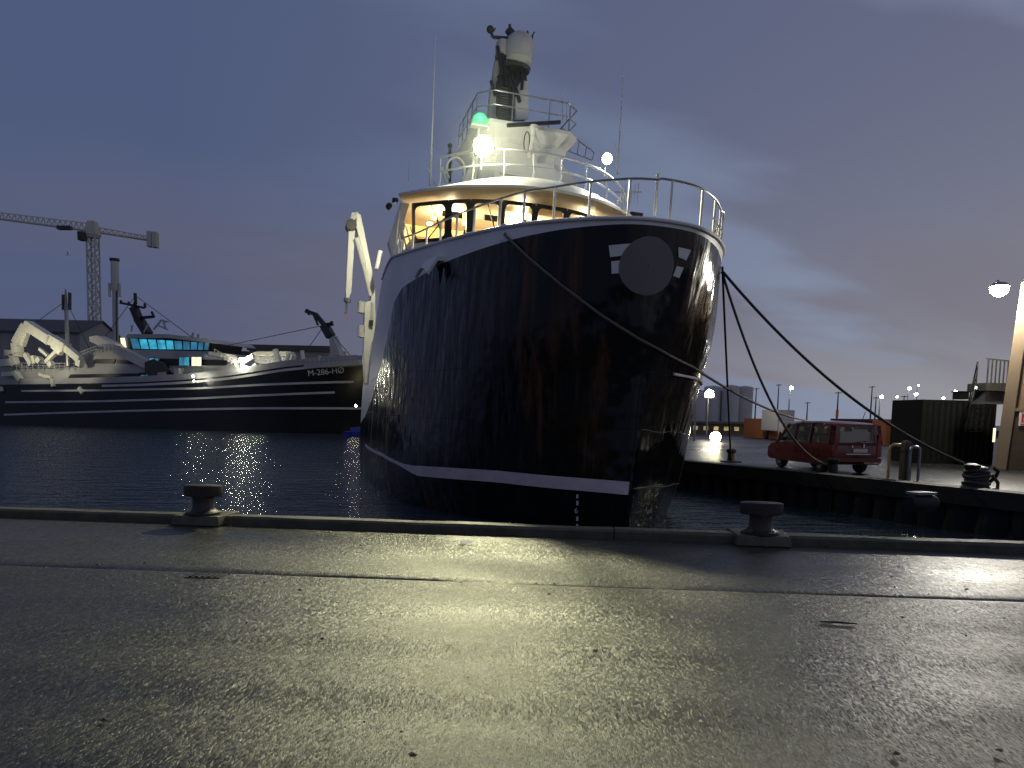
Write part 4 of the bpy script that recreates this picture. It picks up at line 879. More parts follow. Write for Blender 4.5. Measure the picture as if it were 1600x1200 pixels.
# ------------------------------------------------------------------ RED VAN
def van():
    rl = Vector(atZ(1298, 741, ZQ)); rot = R_(9.5)
    o = empty('parked_van', rl + Vector((.9 * math.cos(rot), .9 * math.sin(rot), 0)), rot, 'red people carrier parked on the quay with its rear towards us', 'van')
    def W(z, y):    # half width
        t = .90 - .10 * max(0, (z - .95)) / .75 - .05 * max(0, .5 - z); return t * (1 - .06 * max(0, (y - 3.6)) ** 1.5)
    # lower body
    prof = [(-.02, .42, .96), (.0, .33, 1.0), (.35, .30, 1.02), (1.2, .28, 1.03), (2.4, .28, 1.02), (3.2, .28, .99), (3.7, .29, .95), (4.15, .30, .88), (4.38, .32, .77), (4.45, .36, .66)]
    rings = []
    for y, zb, zt in prof:
        zs = np.linspace(zb, zt, 6); right = [(W(z, y) * (.97 if i == 0 else 1), y, z) for i, z in enumerate(zs)]
        rings.append(right + [(right[-1][0] * .93, y, zt + .015)] + [(-right[-1][0] * .93, y, zt + .015)] + [(-x, yy, z) for x, yy, z in right[::-1]])
    m_ = MB(); m_.rings(rings); body = m_.build('body', M['red'], o, smooth=True)
    # roof
    rr2 = []
    for y, z in ((.10, 1.66), (.3, 1.72), (1.2, 1.76), (2.2, 1.755), (2.75, 1.71), (3.0, 1.64)):
        w = .74 if y > .2 else .72; rr2.append([(-w, y, z - .06), (-w * .92, y, z - .005), (0, y, z + .02), (w * .92, y, z - .005), (w, y, z - .06), (w * .9, y, z - .09), (-w * .9, y, z - .09)])
    m_ = MB(); m_.rings(rr2); m_.build('roof', M['red'], o, smooth=True)
    for s in (-1, 1):
        def P(y, z): return Vector((s * (W(z, y) - .005), y, z))
        for a, b, w in (((3.72, .92), (2.95, 1.64), .09), ((2.45, 1.0), (2.40, 1.68), .10), ((1.42, 1.0), (1.40, 1.70), .10), ((.12, 1.0), (.18, 1.64), .22)):
            m_ = MB(); m_.bar(P(*a), P(*b), .06, w); m_.build('pillar', M['red'], o)
        for (y0, y1, y2, y3) in ((3.62, 2.95, 2.45, 2.50), (2.38, 2.35, 1.46, 1.47), (1.36, 1.34, .24, .22)):
            m_ = MB(); m_.add([P(y0, 1.0), P(y1, 1.63), P(y2, 1.67), P(y3, 1.02)], [(0, 1, 2, 3)]); m_.build('side_window', M['carglass'], o)
        for y in (.85, 3.62):
            wh_ = MB(); wh_.lathe((s * .70 if s > 0 else s * .70 - 0, y, .31), [(.05, -.1), (.29, -.1), (.31, -.06), (.31, .08), (.29, .11), (.05, .11)], 20, axis='x'); w_ = wh_.build('wheel', M['rubber'], o, smooth=True)
            m_ = MB(); m_.lathe((s * .78, y, .31), [(.02, -.04), (.18, -.05), (.19, .045), (.02, .03)], 14, axis='x'); m_.build('rim', M['steel'], w_, smooth=True)
        m_ = MB(); m_.prism([(s * .86, -.03, .62), (s * .72, -.04, .62), (s * .72, -.04, .98), (s * .78, -.03, 1.35), (s * .83, -.02, 1.35)], (0, .06, 0)); m_.build('tail_light', M['redlens'], o)
        m_ = MB(); m_.box((s * .66, 4.42, .66), (.34, .14, .18)); m_.build('headlight', M['chrome'], o, bevel=.02)
        m_ = MB(); m_.box((s * .98, 3.05, 1.08), (.18, .10, .13)); m_.build('door_mirror', M['black'], o, bevel=.03)
    m_ = MB(); m_.prism([(-.80, .03, 1.0), (.80, .03, 1.0), (.70, .12, 1.66), (-.70, .12, 1.66), ], (0, .03, 0))
    # tailgate frame round the rear window
    m_ = MB(); m_.rings([[(-.84, -.02, .96), (.84, -.02, .96), (.74, .10, 1.68), (-.74, .10, 1.68)], [(-.84, .05, .96), (.84, .05, .96), (.74, .16, 1.68), (-.74, .16, 1.68)], [(-.66, .03, 1.06), (.66, .03, 1.06), (.60, .12, 1.60), (-.60, .12, 1.60)], [(-.66, -.03, 1.06), (.66, -.03, 1.06), (.60, .07, 1.60), (-.60, .07, 1.60)], [(-.84, -.02, .96), (.84, -.02, .96), (.74, .10, 1.68), (-.74, .10, 1.68)]], cap=False); tg = m_.build('tailgate', M['red'], o)
    m_ = MB(); m_.add([(-.66, .0, 1.06), (.66, .0, 1.06), (.60, .09, 1.60), (-.60, .09, 1.60)], [(0, 1, 2, 3)]); m_.build('rear_window', M['reargl'], tg)
    m_ = MB(); m_.box((0, .45, 1.22), (1.15, .6, .42)); m_.box((.2, .40, 1.46), (.6, .4, .14)); m_.build('reflection_boxes', M['plate'], o, bevel=.02)  # pale boxes added behind the glass to stand in for its bright reflection
    m_ = MB(); m_.bar((-.1, -.03, 1.06), (.35, .0, 1.12), .025); m_.build('rear_wiper', M['black'], tg)
    m_ = MB(); m_.box((.1, -.045, .80), (.52, .02, .12)); m_.build('number_plate', M['plate'], o)
    m_ = MB(); m_.box((.02, -.05, .68), (.9, .03, .03)); m_.box((-.2, -.04, .93), (.05, .03, .09)); m_.box((.22, -.04, .95), (.05, .03, .12)); m_.build('tailgate_trim', M['chrome'], o)
    m_ = MB(); m_.rings([[(-.86, -.02, .36), (.86, -.02, .36), (.86, -.10, .42), (.86, -.10, .56), (.86, -.02, .60), (-.86, -.02, .60), (-.86, -.10, .56), (-.86, -.10, .42)]] * 1 + [[(-.86, .02, .36), (.86, .02, .36), (.86, .02, .42), (.86, .02, .56), (.86, .02, .60), (-.86, .02, .60), (-.86, .02, .56), (-.86, .02, .42)]]); m_.build('rear_bumper', M['red'], o)
    m_ = MB(); m_.add([(-.72, 3.68, .93), (.72, 3.68, .93), (.62, 2.98, 1.64), (-.62, 2.98, 1.64)], [(0, 1, 2, 3)]); m_.build('windscreen', M['carglass'], o)
    for s in (-1, 1):
        for y in (2.3, 1.2):
            m_ = MB(); m_.box((s * .38, y, .95), (.48, .14, .7), rx=-.2); m_.box((s * .38, y - .10, 1.40), (.26, .10, .2)); m_.build('seat', M['black'], o, bevel=.03)
    m_ = MB(); m_.tube([(.5, .6, 1.75), (.5, .4, 2.1)], .012, 5); m_.build('roof_aerial', M['black'], o)
M['reargl'] = glassmat('rear_window_glass', (0.8, 0.78, 0.72))
van()

# ------------------------------------------------------------------ RIGHT BUILDING with stairs, container, lamp
def right_building():
    Yb = 30.5
    a = Vector(atY(1553, 732, Yb)); zb = ZQ
    o = empty('harbour_building', (a.x, a.y, zb), R_(-37), 'tan painted harbour building at the right edge with a pale corner pier', 'building')
    m_ = MB(); top = 7.15
    m_.rings([[(.35, .02, 0), (9, .02, 0), (9, 12, 0), (.35, 12, 0)], [(.72, .02, top), (9, .02, top), (9, 12, top), (.72, 12, top)]]); m_.build('wall', M['tan'], o)
    m_ = MB(); m_.rings([[(0, -.10, 0), (.42, -.10, 0), (.42, .5, 0), (0, .5, 0)], [(.42, -.10, top + .1), (.84, -.10, top + .1), (.84, .5, top + .1), (.42, .5, top + .1)]]); m_.build('corner_pier', M['tanlight'], o, bevel=.02)
    m_ = MB(); m_.box((5, 6, top + .08), (9, 12.4, .16)); m_.build('roof', M['roof'], o)
    # dark gateway with frame and canopy line
    m_ = MB(); m_.box((3.1, .0, 1.15), (5.2, .06, 2.3)); m_.build('gate', M['door'], o)
    m_ = MB(); m_.box((3.1, -.03, 2.36), (5.3, .12, .12)); m_.build('gate_lintel', M['tan'], o)
    m_ = MB(); m_.bar((1.0, -.04, 3.3), (1.9, -.04, 3.75), .05); m_.bar((1.9, -.04, 2.4), (1.9, -.04, 3.9), .05); m_.build('conduit', M['door'], o)
    for x in (1.05, 1.7): 
        m_ = MB(); m_.tube([(x + .1, -.25, 0), (x + .1, -.25, .85)], .05, 8); m_.build('guard_post', M['tan'], o)
    m_ = MB(); m_.box((1.85, -.06, 1.1), (.12, .06, .9)); m_.build('door_handle', M['plate'], o)
    # sign
    s_ = MB(); s_.box((.93, -.06, 2.05), (.46, .03, .62)); sg = s_.build('warning_sign', M['sign'], o)
    s_ = MB(); s_.box((.82, -.08, 2.05), (.07, .012, .34)); s_.box((1.04, -.08, 2.05), (.07, .012, .34)); s_.bar((.82, -.08, 2.2), (.93, -.08, 2.06), .05, .012); s_.bar((1.04, -.08, 2.2), (.93, -.08, 2.06), .05, .012); s_.box((.93, -.08, 1.80), (.34, .012, .04)); s_.build('sign_print', M['signred'], sg)
    # light strip by the pier
    m_ = MB(); m_.box((-.12, .45, 1.35), (.08, .1, .55)); m_.build('door_light', M['yellowwin'], o)
    return o
RB = right_building()
def wall_lamp():
    c = Vector(atY(1562, 447, 29.6)); o = empty('wall_lamp', c, 0, 'bright white floodlight on a bracket at the top of the tan building corner', 'lamp')
    m_ = MB(); m_.lathe((0, 0, 0), [(.03, .16), (.22, .12), (.34, .0), (.33, -.02)], 16); m_.build('lamp_hood', M['steel'], o, smooth=True)
    m_ = MB(); m_.lathe((0, 0, 0), [(.004, -.40), (.16, -.36), (.29, -.22), (.32, -.10), (.31, -.015)], 16); m_.build('lens', M['streetlens'], o, smooth=True)
    m_ = MB(); m_.tube([(0, 0, .1), (.1, .3, .25), (.3, .75, .25)], .04, 7); m_.build('bracket', M['steel'], o)
    lamp('wall_lamp_light', 'SPOT', (-.16, -.2, -.56), 1900, (1.0, .95, .84), o, .14, (-.62, -.74, -.30), 150, .5)
    lamp('wall_lamp_spill', 'POINT', (0, -.1, -.6), 130, (1.0, .90, .72), o, .14)
wall_lamp()
def stairs():
    base = Vector(atZ(1502, 722, ZQ)); Yt = 31.5
    top = Vector(atY(1535, 600, Yt)); o = empty('steel_stair', (base.x, base.y, ZQ), 0, 'dark steel stair with barred landing against the tan building', 'stair')
    L = lambda p: Vector(p) - Vector((base.x, base.y, ZQ))
    for dx in (0, .75):
        m_ = MB(); m_.bar(Vector((dx, .2, .1)), L(top) + Vector((dx - .25, 0, -.1)), .06, .26); m_.build('stringer', M['steel'], o)
    for k in range(13):
        q = Vector((.35, .2, .1)).lerp(L(top) + Vector((.1, 0, -.1)), (k + .5) / 13); m_ = MB(); m_.box(q, (.72, .26, .035)); m_.build('tread', M['steel'], o)
    m_ = MB(); m_.bar(Vector((0, .2, 1.1)), L(top) + Vector((-.25, 0, .95)), .05); m_.bar(Vector((0, .2, .6)), L(top) + Vector((-.25, 0, .5)), .035)
    for k in range(6):
        q = Vector((0, .2, .1)).lerp(L(top) + Vector((-.25, 0, -.1)), k / 5); m_.bar(q, q + Vector((0, 0, 1.02)), .04)
    m_.build('handrail', M['darkmetal'], o)
    m_ = MB(); q = L(top); m_.box(q + Vector((.5, .3, -.12)), (1.1, 1.3, .32)); m_.build('landing', M['darkmetal'], o)
    m_ = MB(); m_.box(q + Vector((.5, .3, -.55)), (.9, .9, .5)); m_.build('landing_support', M['steel'], o)
    for k in range(7):
        m_ = MB(); m_.bar(q + Vector((.0 + .16 * k, -.3, .02)), q + Vector((.0 + .16 * k, -.3, 1.0 - .02 * k)), .045); m_.build('baluster', M['darkmetal'], o)
    m_ = MB(); m_.bar(q + Vector((-.1, -.3, 1.0)), q + Vector((1.05, -.3, .9)), .05); m_.build('landing_rail', M['darkmetal'], o)
stairs()
def container(px0, px1, pyb, pyt, Y, label, mat, depth=2.4, name='shipping_container', rot=0.0, grp=None):
    a = Vector(atY(px0, pyb, Y)); b = Vector(atY(px1, pyb, Y)); t = Vector(atY(px0, pyt, Y)); w = b.x - a.x; zb = ZQ if Y < 90 else .3; h = t.z - zb
    o = empty(name, ((a.x + b.x) / 2, Y, zb), rot, label, 'container', grp)
    n = max(4, int(w / .28)); vs = []; m_ = MB()
    ring = []
    for i in range(n * 4 + 1):
        x = -w / 2 + .08 + (w - .16) * i / (n * 4); ring.append((x, .04 if i % 4 in (0, 3) else .0))
    lo = [(x, y, .12) for x, y in ring]; hi = [(x, y, h - .12) for x, y in ring]
    m_.add(lo + hi, [(i, i + 1, len(ring) + i + 1, len(ring) + i) for i in range(len(ring) - 1)]); m_.build('corrugated_side', M[mat], o)
    m_ = MB()
    for x in (-w / 2 + .06, w / 2 - .06): m_.box((x, depth / 2, h / 2), (.12, depth, h))
    m_.box((0, depth / 2 + .05, h - .06), (w - .25, depth - .1, .12)); m_.box((0, .05, .06), (w - .25, .1, .12)); m_.box((0, depth, h / 2), (w - .25, .05, h - .25)); m_.build('frame', M[mat], o)
    return o
container(1433, 1553, 727, 624, 34.0, 'near black corrugated container standing beside the steel stair', 'contdark', rot=R_(4))
m_ = MB(); q = Vector(atY(1509, 620, 34.6)); o = empty('vent_box', (q.x, q.y, q.z - .1), 0, 'small dark vent box on top of the black container', 'vent'); m_.box((0, .4, .15), (.45, .5, .3)); m_.build('vent_housing', M['contdark'], o); m_ = MB(); m_.box((0, .4, .33), (.55, .6, .05)); m_.build('vent_cap', M['contdark'], o)
container(1383, 1410, 692, 656, 62, 'orange lit container behind the hoop barriers', 'orange')
container(1190, 1214, 692, 654, 74, 'orange container standing behind the front of the van', 'orange', depth=6)
# pale truck box beside it
o = empty('box_truck', Vector(atY(1222, 686, 70)) * 1.0, 0, 'pale box truck half hidden behind the red van', 'truck'); o.location.z = ZQ
m_ = MB(); m_.box((0, 1.5, 1.75), (1.5, 4.5, 1.9)); m_.build('cargo_box', M['conc'], o, bevel=.04)
m_ = MB(); m_.box((0, -1.6, 1.0), (1.5, 1.4, 1.4)); m_.build('cab', M['conc'], o, bevel=.15)
for s in (-1, 1):
    for y in (-1.6, 2.4): m_ = MB(); m_.lathe((s * .65, y, .4), [(.05, -.1), (.4, -.1), (.4, .1), (.05, .1)], 12, axis='x'); m_.build('wheel', M['rubber'], o)
# round dark tanks / pillars behind the hoops
o = empty('fuel_pump', Vector(atZ(1420, 700, ZQ)), 0, 'dark twin column fuel pump with a lit yellow band on the quay', 'pump')
for dx in (-.35, .35):
    m_ = MB(); m_.rings([[(dx - .28, -.2, 0), (dx + .28, -.2, 0), (dx + .28, .2, 0), (dx - .28, .2, 0)], [(dx - .28, -.2, 2.1), (dx + .28, -.2, 2.1), (dx + .28, .2, 2.1), (dx - .28, .2, 2.1)]]); m_.build('pump_column', M['timber'], o, bevel=.03)
q = Vector(atY(1415, 683, o.location.y - .9)) - o.location; m_ = MB(); m_.box(q, (.62, .12, .30)); m_.build('lit_panel', M['pumplight'] if 'pumplight' in M else M['farlamp'], o)
m_ = MB(); m_.box((0, 0, 2.15), (1.6, .7, .12)); m_.build('pump_roof', M['steel'], o)
lamp('pump_light', 'POINT', (-.2, -.7, .95), 45, (1.0, .78, .35), o, .1)

# ------------------------------------------------------------------ far right background: sheds, silos, lamps
def shed(px0, px1, pyt, Y, label, nwin, mat='shed', depth=12, rise=.0):
    a = Vector(atY(px0, 680, Y)); b = Vector(atY(px1, 680, Y)); h = Vector(atY((px0 + px1) / 2, pyt, Y)).z + .1; w = b.x - a.x
    zb = ZQ if Y < 95 else .3
    o = empty('harbour_shed', ((a.x + b.x) / 2, Y, zb), 0, label, 'shed', 'low sheds across the quay'); h -= zb
    m_ = MB(); m_.box((0, depth / 2, h / 2), (w, depth, h)); m_.build('wall', M[mat], o)
    m_ = MB(); m_.prism([(-w / 2 - .3, -.3, h), (w / 2 + .3, -.3, h), (w / 2 + .3, -.3, h + .25), (0, -.3, h + .25 + rise), (-w / 2 - .3, -.3, h + .25)], (0, depth + .6, 0)); m_.build('roof', M['roof'], o)
    for k in range(nwin):
        x = -w / 2 + w * (k + .5) / nwin; f = MB(); f.box((x, -.04, h * .6), (w / nwin * .55, .08, h * .42)); fo = f.build('window', M['black'], o)
        f = MB(); f.box((x, -.10, h * .6), (w / nwin * .45, .04, h * .34)); f.build('pane', M['warmwin'], fo)
shed(1078, 1190, 664, 84, 'long low brown shed with lit windows left of the van', 7)
shed(1240, 1345, 664, 88, 'low shed roof showing just above the red van', 5)
shed(1372, 1386, 660, 85, 'narrow shed between the van and the orange container', 1)
o = empty('silo_block', (Vector(atY(1128, 660, 190)).x, 190, .3), 0, 'pale grey cluster of tall silos faint behind the sheds', 'silo')
zt = Vector(atY(1128, 606, 190)).z - .3
for k, (dx, dh) in enumerate(((-6.2, -1.6), (-2.2, 0), (1.8, .2), (5.6, .1))):
    m_ = MB(); m_.lathe((dx, (k % 2) * 1.5, 0), [(2.1, 0), (2.1, zt + dh), (1.9, zt + dh + .3), (.1, zt + dh + .6)], 18); m_.build('silo', M['conc'], o, smooth=True)
m_ = MB(); m_.box((0, 2.5, zt * .48), (13, 2, zt * .9)); m_.build('elevator_wall', M['conc'], o)
def street_lamp(px, py, Y, label, mat='farlamp', r=.28, power=0, globe=False, pyb=None):
    c = Vector(atY(px, py, Y)); zb = ZQ if Y < 95 else .3; r = r * (1 if globe else .75); o = empty('street_lamp', (c.x, c.y, zb), 0, label, 'street lamp', 'lamps lighting the far harbour'); h = c.z - zb
    m_ = MB(); m_.tube([(0, .3, 0), (0, .3, h * .8), (0, .3, h + .15)], [.09, .07, .05], 7); m_.build('pole', M['steel'], o)
    m_ = MB(); m_.bar((0, .35, h + .18), (0, -.25, h + .22), .08); m_.build('arm', M['steel'], o)
    m_ = MB(); (m_.lathe((0, -.1, h), [(r, -r * .6), (r, 0), (r * .8, r * .6), (r * .4, r * .95), (.02, r * 1.05)], 14) if globe else m_.lathe((0, -.1, h), [(.02, -r * .8), (r * .8, -r * .5), (r, 0), (r * .7, r * .6), (.02, r * .75)], 12)); m_.build('lantern', M[mat], o, smooth=True)
    if globe: m_ = MB(); m_.lathe((0, -.1, h), [(.1, -r * .95), (r * 1.7, -r * .8), (r * 1.7, -r * .62), (r, -r * .6)], 14); m_.build('shade', M['steel'], o)
    if power: lamp('street_light', 'POINT', (0, -.7, h - .3), power, (1, .88, .62), o, r)
for a in ((1236, 606, 80, 'tall lit street lamp rising above the front of the red van', 'farlamp', .24, 60), (1377, 620, 95, 'yellowish street lamp right of the van roof', 'farlamp', .24, 60), (1401, 620, 120, 'faint thin street lamp above the orange container', 'farlamp_cool', .20), (1421, 607, 110, 'brightest cool white lamp left of the black container', 'farlamp_cool', .30, 80), (1431, 616, 100, 'cool white lamp just above the black container corner', 'farlamp_cool', .27), (1435, 602, 150, 'dim high lamp above the pair of cool white ones', 'farlamp_cool', .18), (1473.5, 622, 105, 'small lamp at the middle of the black container top', 'farlamp', .2), (1492.5, 612, 100, 'yellow lamp beside the stair above the black container', 'farlamp', .28)):
    street_lamp(*a)
street_lamp(1108, 616, 70, 'big bright dome lamp beside the ship bow in front of the silos', 'farlamp', .40, 220, True)
street_lamp(1203, 643, 90, 'short lamp above the orange container left of the van', 'farlamp', .16)
def ground_flood():
    c = Vector(atY(1118, 683, 58)); o = empty('ground_floodlight', (c.x, c.y, ZQ), 0, 'dazzling low floodlight shining across the quay between bow and van', 'lamp'); h = c.z - ZQ
    m_ = MB(); m_.tube([(0, .2, 0), (0, .2, h)], .06, 7); m_.build('stand', M['steel'], o)
    m_ = MB(); m_.lathe((0, 0, h), [(.02, -.2), (.33, -.15), (.4, 0), (.4, .02)], 16, axis='y'); m_.build('lens', M['gflood'], o, smooth=True)
    m_ = MB(); m_.lathe((0, .03, h), [(.45, 0), (.45, .1), (.25, .3), (.03, .34)], 16, axis='y'); m_.build('housing', M['black'], o)
    lamp('ground_flood_light', 'SPOT', (0, -.25, h), 260, (1, .88, .5), o, .3, (0.05, -1, -.05), 120, .8)
M['gflood'] = emis('ground_flood_lens', (1.0, .88, .45), 60)
ground_flood()
for (px, pyt, Y, lab) in ((1088, 608, 60, 'pale thin mast just right of the ship bow'), (1182, 606, 90, 'thin dark mast left of the sagging rope'), (1217, 600, 95, 'thin dark mast behind the crossing ropes'), (1262, 628, 95, 'short dark mast above the middle of the van roof'), (1310, 612, 80, 'mast with a reddish lower half above the van'), (1363, 603, 90, 'dark pole with small crossbar right of the van'), (1369, 620, 92, 'leaning thin pole right of the crossbar pole'), (1413, 618, 85, 'pale thin pole above the fuel pump')):
    c = Vector(atY(px, pyt, Y)); zb = ZQ; o = empty('thin_mast', (c.x, c.y, zb), 0, lab, 'mast', 'thin masts across the quay'); h = c.z - zb
    m_ = MB(); m_.tube([(0, 0, 0), (0.0, 0, h * .6), (0, 0, h)], [.10, .08, .05], 6); m_.build('shaft', M['steel'] if px in (1088, 1413) else M['darkmetal'], o)
    m_ = MB(); m_.bar((-.35, 0, h - .15), (.35, 0, h - .1), .08); m_.build('crossbar', M['darkmetal'], o)
    if px == 1310: m_ = MB(); m_.tube([(0, 0, 2.2), (0, 0, h * .62)], .14, 7); m_.build('red_band', M['orange'], o)

# ------------------------------------------------------------------ FAR TRAWLER
def far_trawler():
    bow = np.array([-17.0, 98.4]); stern = np.array([-84.0, 122.6]); ax = (stern - bow); LEN = np.linalg.norm(ax); ax /= LEN; rot = math.atan2(ax[1], ax[0])
    # local x: from the bow aft; local y: towards the camera is +y
    o = empty('far_trawler', (bow[0], bow[1], ZW), rot, 'long dark trawler with white stripes and blue lit wheelhouse windows across the water', 'trawler')
    MW = Matrix.Translation((bow[0], bow[1], ZW)) @ Matrix.Rotation(rot, 4, 'Z'); MI = MW.inverted(); ci = MI @ Vector(_C); m3 = MI.to_3x3()
    def at(px, py, y=5.5):
        d = m3 @ Vector(ray(px, py)); return ci + d * ((y - ci.y) / d.y)
    HB = 6.2
    def hb(x, z):
        t = min(1, max(0, (x + (z - 4) * .35) / 17)); return HB * (1 - (1 - t) ** 2.2) * (1 if x < 60 else 1 - .1 * (x - 60) / 12)
    pts = [(560, 561), (520, 563), (480, 567), (440, 573), (400, 581), (360, 587), (320, 591), (280, 594), (220, 597), (150, 599), (80, 600), (0, 601)]
    sx = []; sz = []
    for px, py in pts:
        q = at(px, py, 5.8); sx.append(q.x); sz.append(q.z)
    def top(x): return float(np.interp(x, sx, sz))
    def hp(x, z, s): 
        xx = x - max(0, (z - 2)) * .30 * max(0, 1 - x / 14); return Vector((xx, s * hb(x, z), z))
    XS = np.concatenate([np.linspace(0.0, 18, 24), np.linspace(20, LEN + 3, 26)])
    m_ = MB(); rs = [[hp(x, lerp(-1, top(x), k / 10), 1) for k in range(11)] + [hp(x, lerp(top(x), -1, k / 10), -1) for k in range(11)] for x in XS]; m_.rings(rs); m_.build('hull', M['farhull'], o, smooth=True)
    # grey bulwark strake along the top
    m_ = MB(); m_.rings([[hp(x, top(x) - .02, 1) + Vector((0, .03, 0)), hp(x, top(x) + .75, 1) + Vector((0, .03, 0)), hp(x, top(x) + .75, 1) - Vector((0, .2, 0)), hp(x, top(x) - .02, 1) - Vector((0, .2, 0))] for x in XS]); m_.build('bulwark', M['farwhite'], o)
    m_ = MB(); m_.rings([[hp(x, top(x) - .55, 1) + Vector((0, .06, 0)), hp(x, top(x) - .25, 1) + Vector((0, .06, 0)), hp(x, top(x) - .25, 1), hp(x, top(x) - .55, 1)] for x in XS if x < 40]); m_.build('rubbing_strake', M['farstripe'], o)
    for line in ([(35, 611), (160, 610), (320, 606.5), (430, 600), (518, 594.5)], [(10, 628.5), (160, 627), (310, 622.5), (420, 617), (498, 612)], [(8, 648), (100, 645), (200, 642), (310, 639.5), (400, 638), (563, 637)]):
        P = [at(px, py, 6.1) for px, py in line]; lx = [p.x for p in P][::-1]; lz = [p.z for p in P][::-1]
        m_ = MB(); rs = []
        for x in np.linspace(lx[0], lx[-1], 50):
            z = float(np.interp(x, lx, lz)); rs.append([hp(x, z - .13, 1) + Vector((0, .01, 0)), hp(x, z - .13, 1) + Vector((0, .09, 0)), hp(x, z + .13, 1) + Vector((0, .09, 0)), hp(x, z + .13, 1) + Vector((0, .01, 0))])
        m_.rings(rs); m_.build('hull_stripe', M['farstripe'], o)
    # registration letters on the bow
    a = at(467, 584, 5.2); b = at(519, 577, 5.2); mid = (a + b) / 2; mid.y = hb(mid.x, mid.z) + .12
    # reads from the camera: local x points left, so turn the text
    xa = (hp(b.x, b.z, 1) - hp(a.x, a.z, 1)).normalized(); xa = Vector((xa.x, xa.y, 0)).normalized(); za = Vector((0, 0, 1)); na = xa.cross(za)
    c0 = (hp(a.x, a.z, 1) + hp(b.x, b.z, 1)) / 2 + na * .25; up2 = (za + xa * ((b.z - a.z) / (b - a).length) * 0).normalized()
    tilt = Matrix.Rotation(math.atan2(b.z - a.z, (Vector((b.x - a.x, 0, 0))).length), 4, 'Z')
    mt = Matrix.Translation(c0) @ Matrix((xa, za, na)).transposed().to_4x4() @ tilt
    ltext('M-286-HØ', 1.02, M['white'], 'registration_letters', o, mt, .02)
    # foreship deckhouse bulk and long superstructure
    def block(name, poly, depth, mat, y=5.6, parent=o):
        mm = MB(); mm.prism([at(px, py, y) for px, py in poly], (0, -depth, 0)); return mm.build(name, M[mat], parent)
    block('shelter_deck', [(-60, 603), (-60, 574), (60, 574), (120, 574), (220, 572), (300, 577), (380, 577), (470, 569), (560, 562), (562, 570), (470, 576), (400, 583), (330, 592), (250, 597), (120, 602)], 9, 'farwhite', 5.3)
    block('superstructure', [(118, 578), (140, 556), (150, 546), (232, 548), (300, 552), (345, 556), (372, 571), (374, 579)], 8, 'farwhite', 5.0)
    block('bridge_base', [(188, 556), (190, 547), (200, 546), (330, 549), (334, 553), (345, 557)], 7, 'farwhite', 4.6)
    for poly in ([(148, 561), (180, 561), (178, 568), (146, 568)], [(183, 562), (208, 564), (207, 569), (182, 568)], [(110, 585), (222, 583), (222, 590), (106, 591)], [(250, 560), (360, 563), (352, 571), (250, 571)], [(218, 582), (290, 583), (372, 584), (372, 590), (218, 592)]):
        block('dark_opening', poly, .12, 'black', 5.42 if poly[0][1] > 575 else 5.12)
    # wheelhouse window band, raked
    band = bpy.data.objects.new('wheelhouse', None); col.objects.link(band); band.parent = o
    block('roof_slab', [(196, 526), (200, 522), (262, 522), (330, 530), (337, 536), (330, 536), (262, 528), (200, 528)], 8, 'farwhite', 5.0, band)
    block('cabin_core', [(198, 527), (332, 534), (326, 552), (200, 549)], 6, 'black', 4.4, band)
    xs = [202, 216, 230, 244, 258, 271, 285, 297, 309, 319, 328]
    for i, (x0, x1) in enumerate(zip(xs[:-1], xs[1:])):
        yt = 528 + .055 * (x0 - 200); yb = 545.5 + .015 * (x0 - 200); sk = 4.5 - .7 * i
        f = block('window', [(x0 + .3, yt - .6), (x1 - .3, yt), (x1 - .3 + sk, yb + .8), (x0 + .3 + sk, yb + .4)], .15, 'black', 4.62, band)
        block('pane', [(x0 + 1.4, yt + .8), (x1 - 1.4, yt + 1.2), (x1 - 1.4 + sk, yb - .6), (x0 + 1.4 + sk, yb - .6)], .05, 'cyan' if i in (1, 2, 3, 4) else 'cyan_dim', 4.72, f)
    block('lit_door', [(188, 528), (194, 528), (197, 544), (189, 536)], .1, 'yellowwin', 4.7, band)
    for (x0, x1, y0, y1, mm) in ((233.5, 239.5, 560, 569, 'cyan'), (242, 247, 560, 567, 'cyan_dim'), (280, 287, 558, 571, 'cyan_dim'), (288, 295, 558, 571, 'cyan'), (299.5, 306, 558, 571.5, 'yellowwin'), (307, 314, 558, 571.5, 'yellowwin'), (228, 234, 585, 594, 'cyan_dim'), (220, 226, 586, 594, 'cyan_dim'), (303, 308, 585, 590, 'yellowwin'), (302, 308, 593, 598, 'yellowwin')):
        f = block('window', [(x0 - .6, y0 - .6), (x1 + .6, y0 - .6), (x1 + .6, y1 + .6), (x0 - .6, y1 + .6)], .1, 'black', 5.65)
        block('pane', [(x0, y0), (x1, y0), (x1, y1), (x0, y1)], .05, mm, 5.72, f)
    # mast over the bridge: raked dark post with three yards and aerials
    m_ = MB(); y = 3.0
    for a, b, w in (((211, 458), (212, 472), .3), ((212, 472), (209, 480), .35), ((209, 480), (216, 497), .9), ((216, 497), (232, 523), 1.0), ((188, 473), (225, 481), .3), ((216, 497), (238, 495), .35), ((237, 487), (241, 496), .25), ((189, 469), (189, 475), .25), ((201, 471), (201, 477), .2), ((226, 474), (227, 481), .25)): m_.bar(at(*a, y), at(*b, y), w)
    m_.build('bridge_mast', M['black'], o)
    m_ = MB()
    for a, b, w in (((225, 520), (232, 506), .2), ((240, 515), (252, 500), .2), ((252, 500), (263, 503), .2), ((256, 502), (258, 512), .25), ((246, 508), (262, 515), .2), ((205, 518), (206, 508), .2), ((300, 526), (302, 520), .2), ((309, 528), (310, 522), .2)): m_.bar(at(*a, 3.5), at(*b, 3.5), w)
    m_.build('bridge_roof_aerial', M['farwhite'], o)
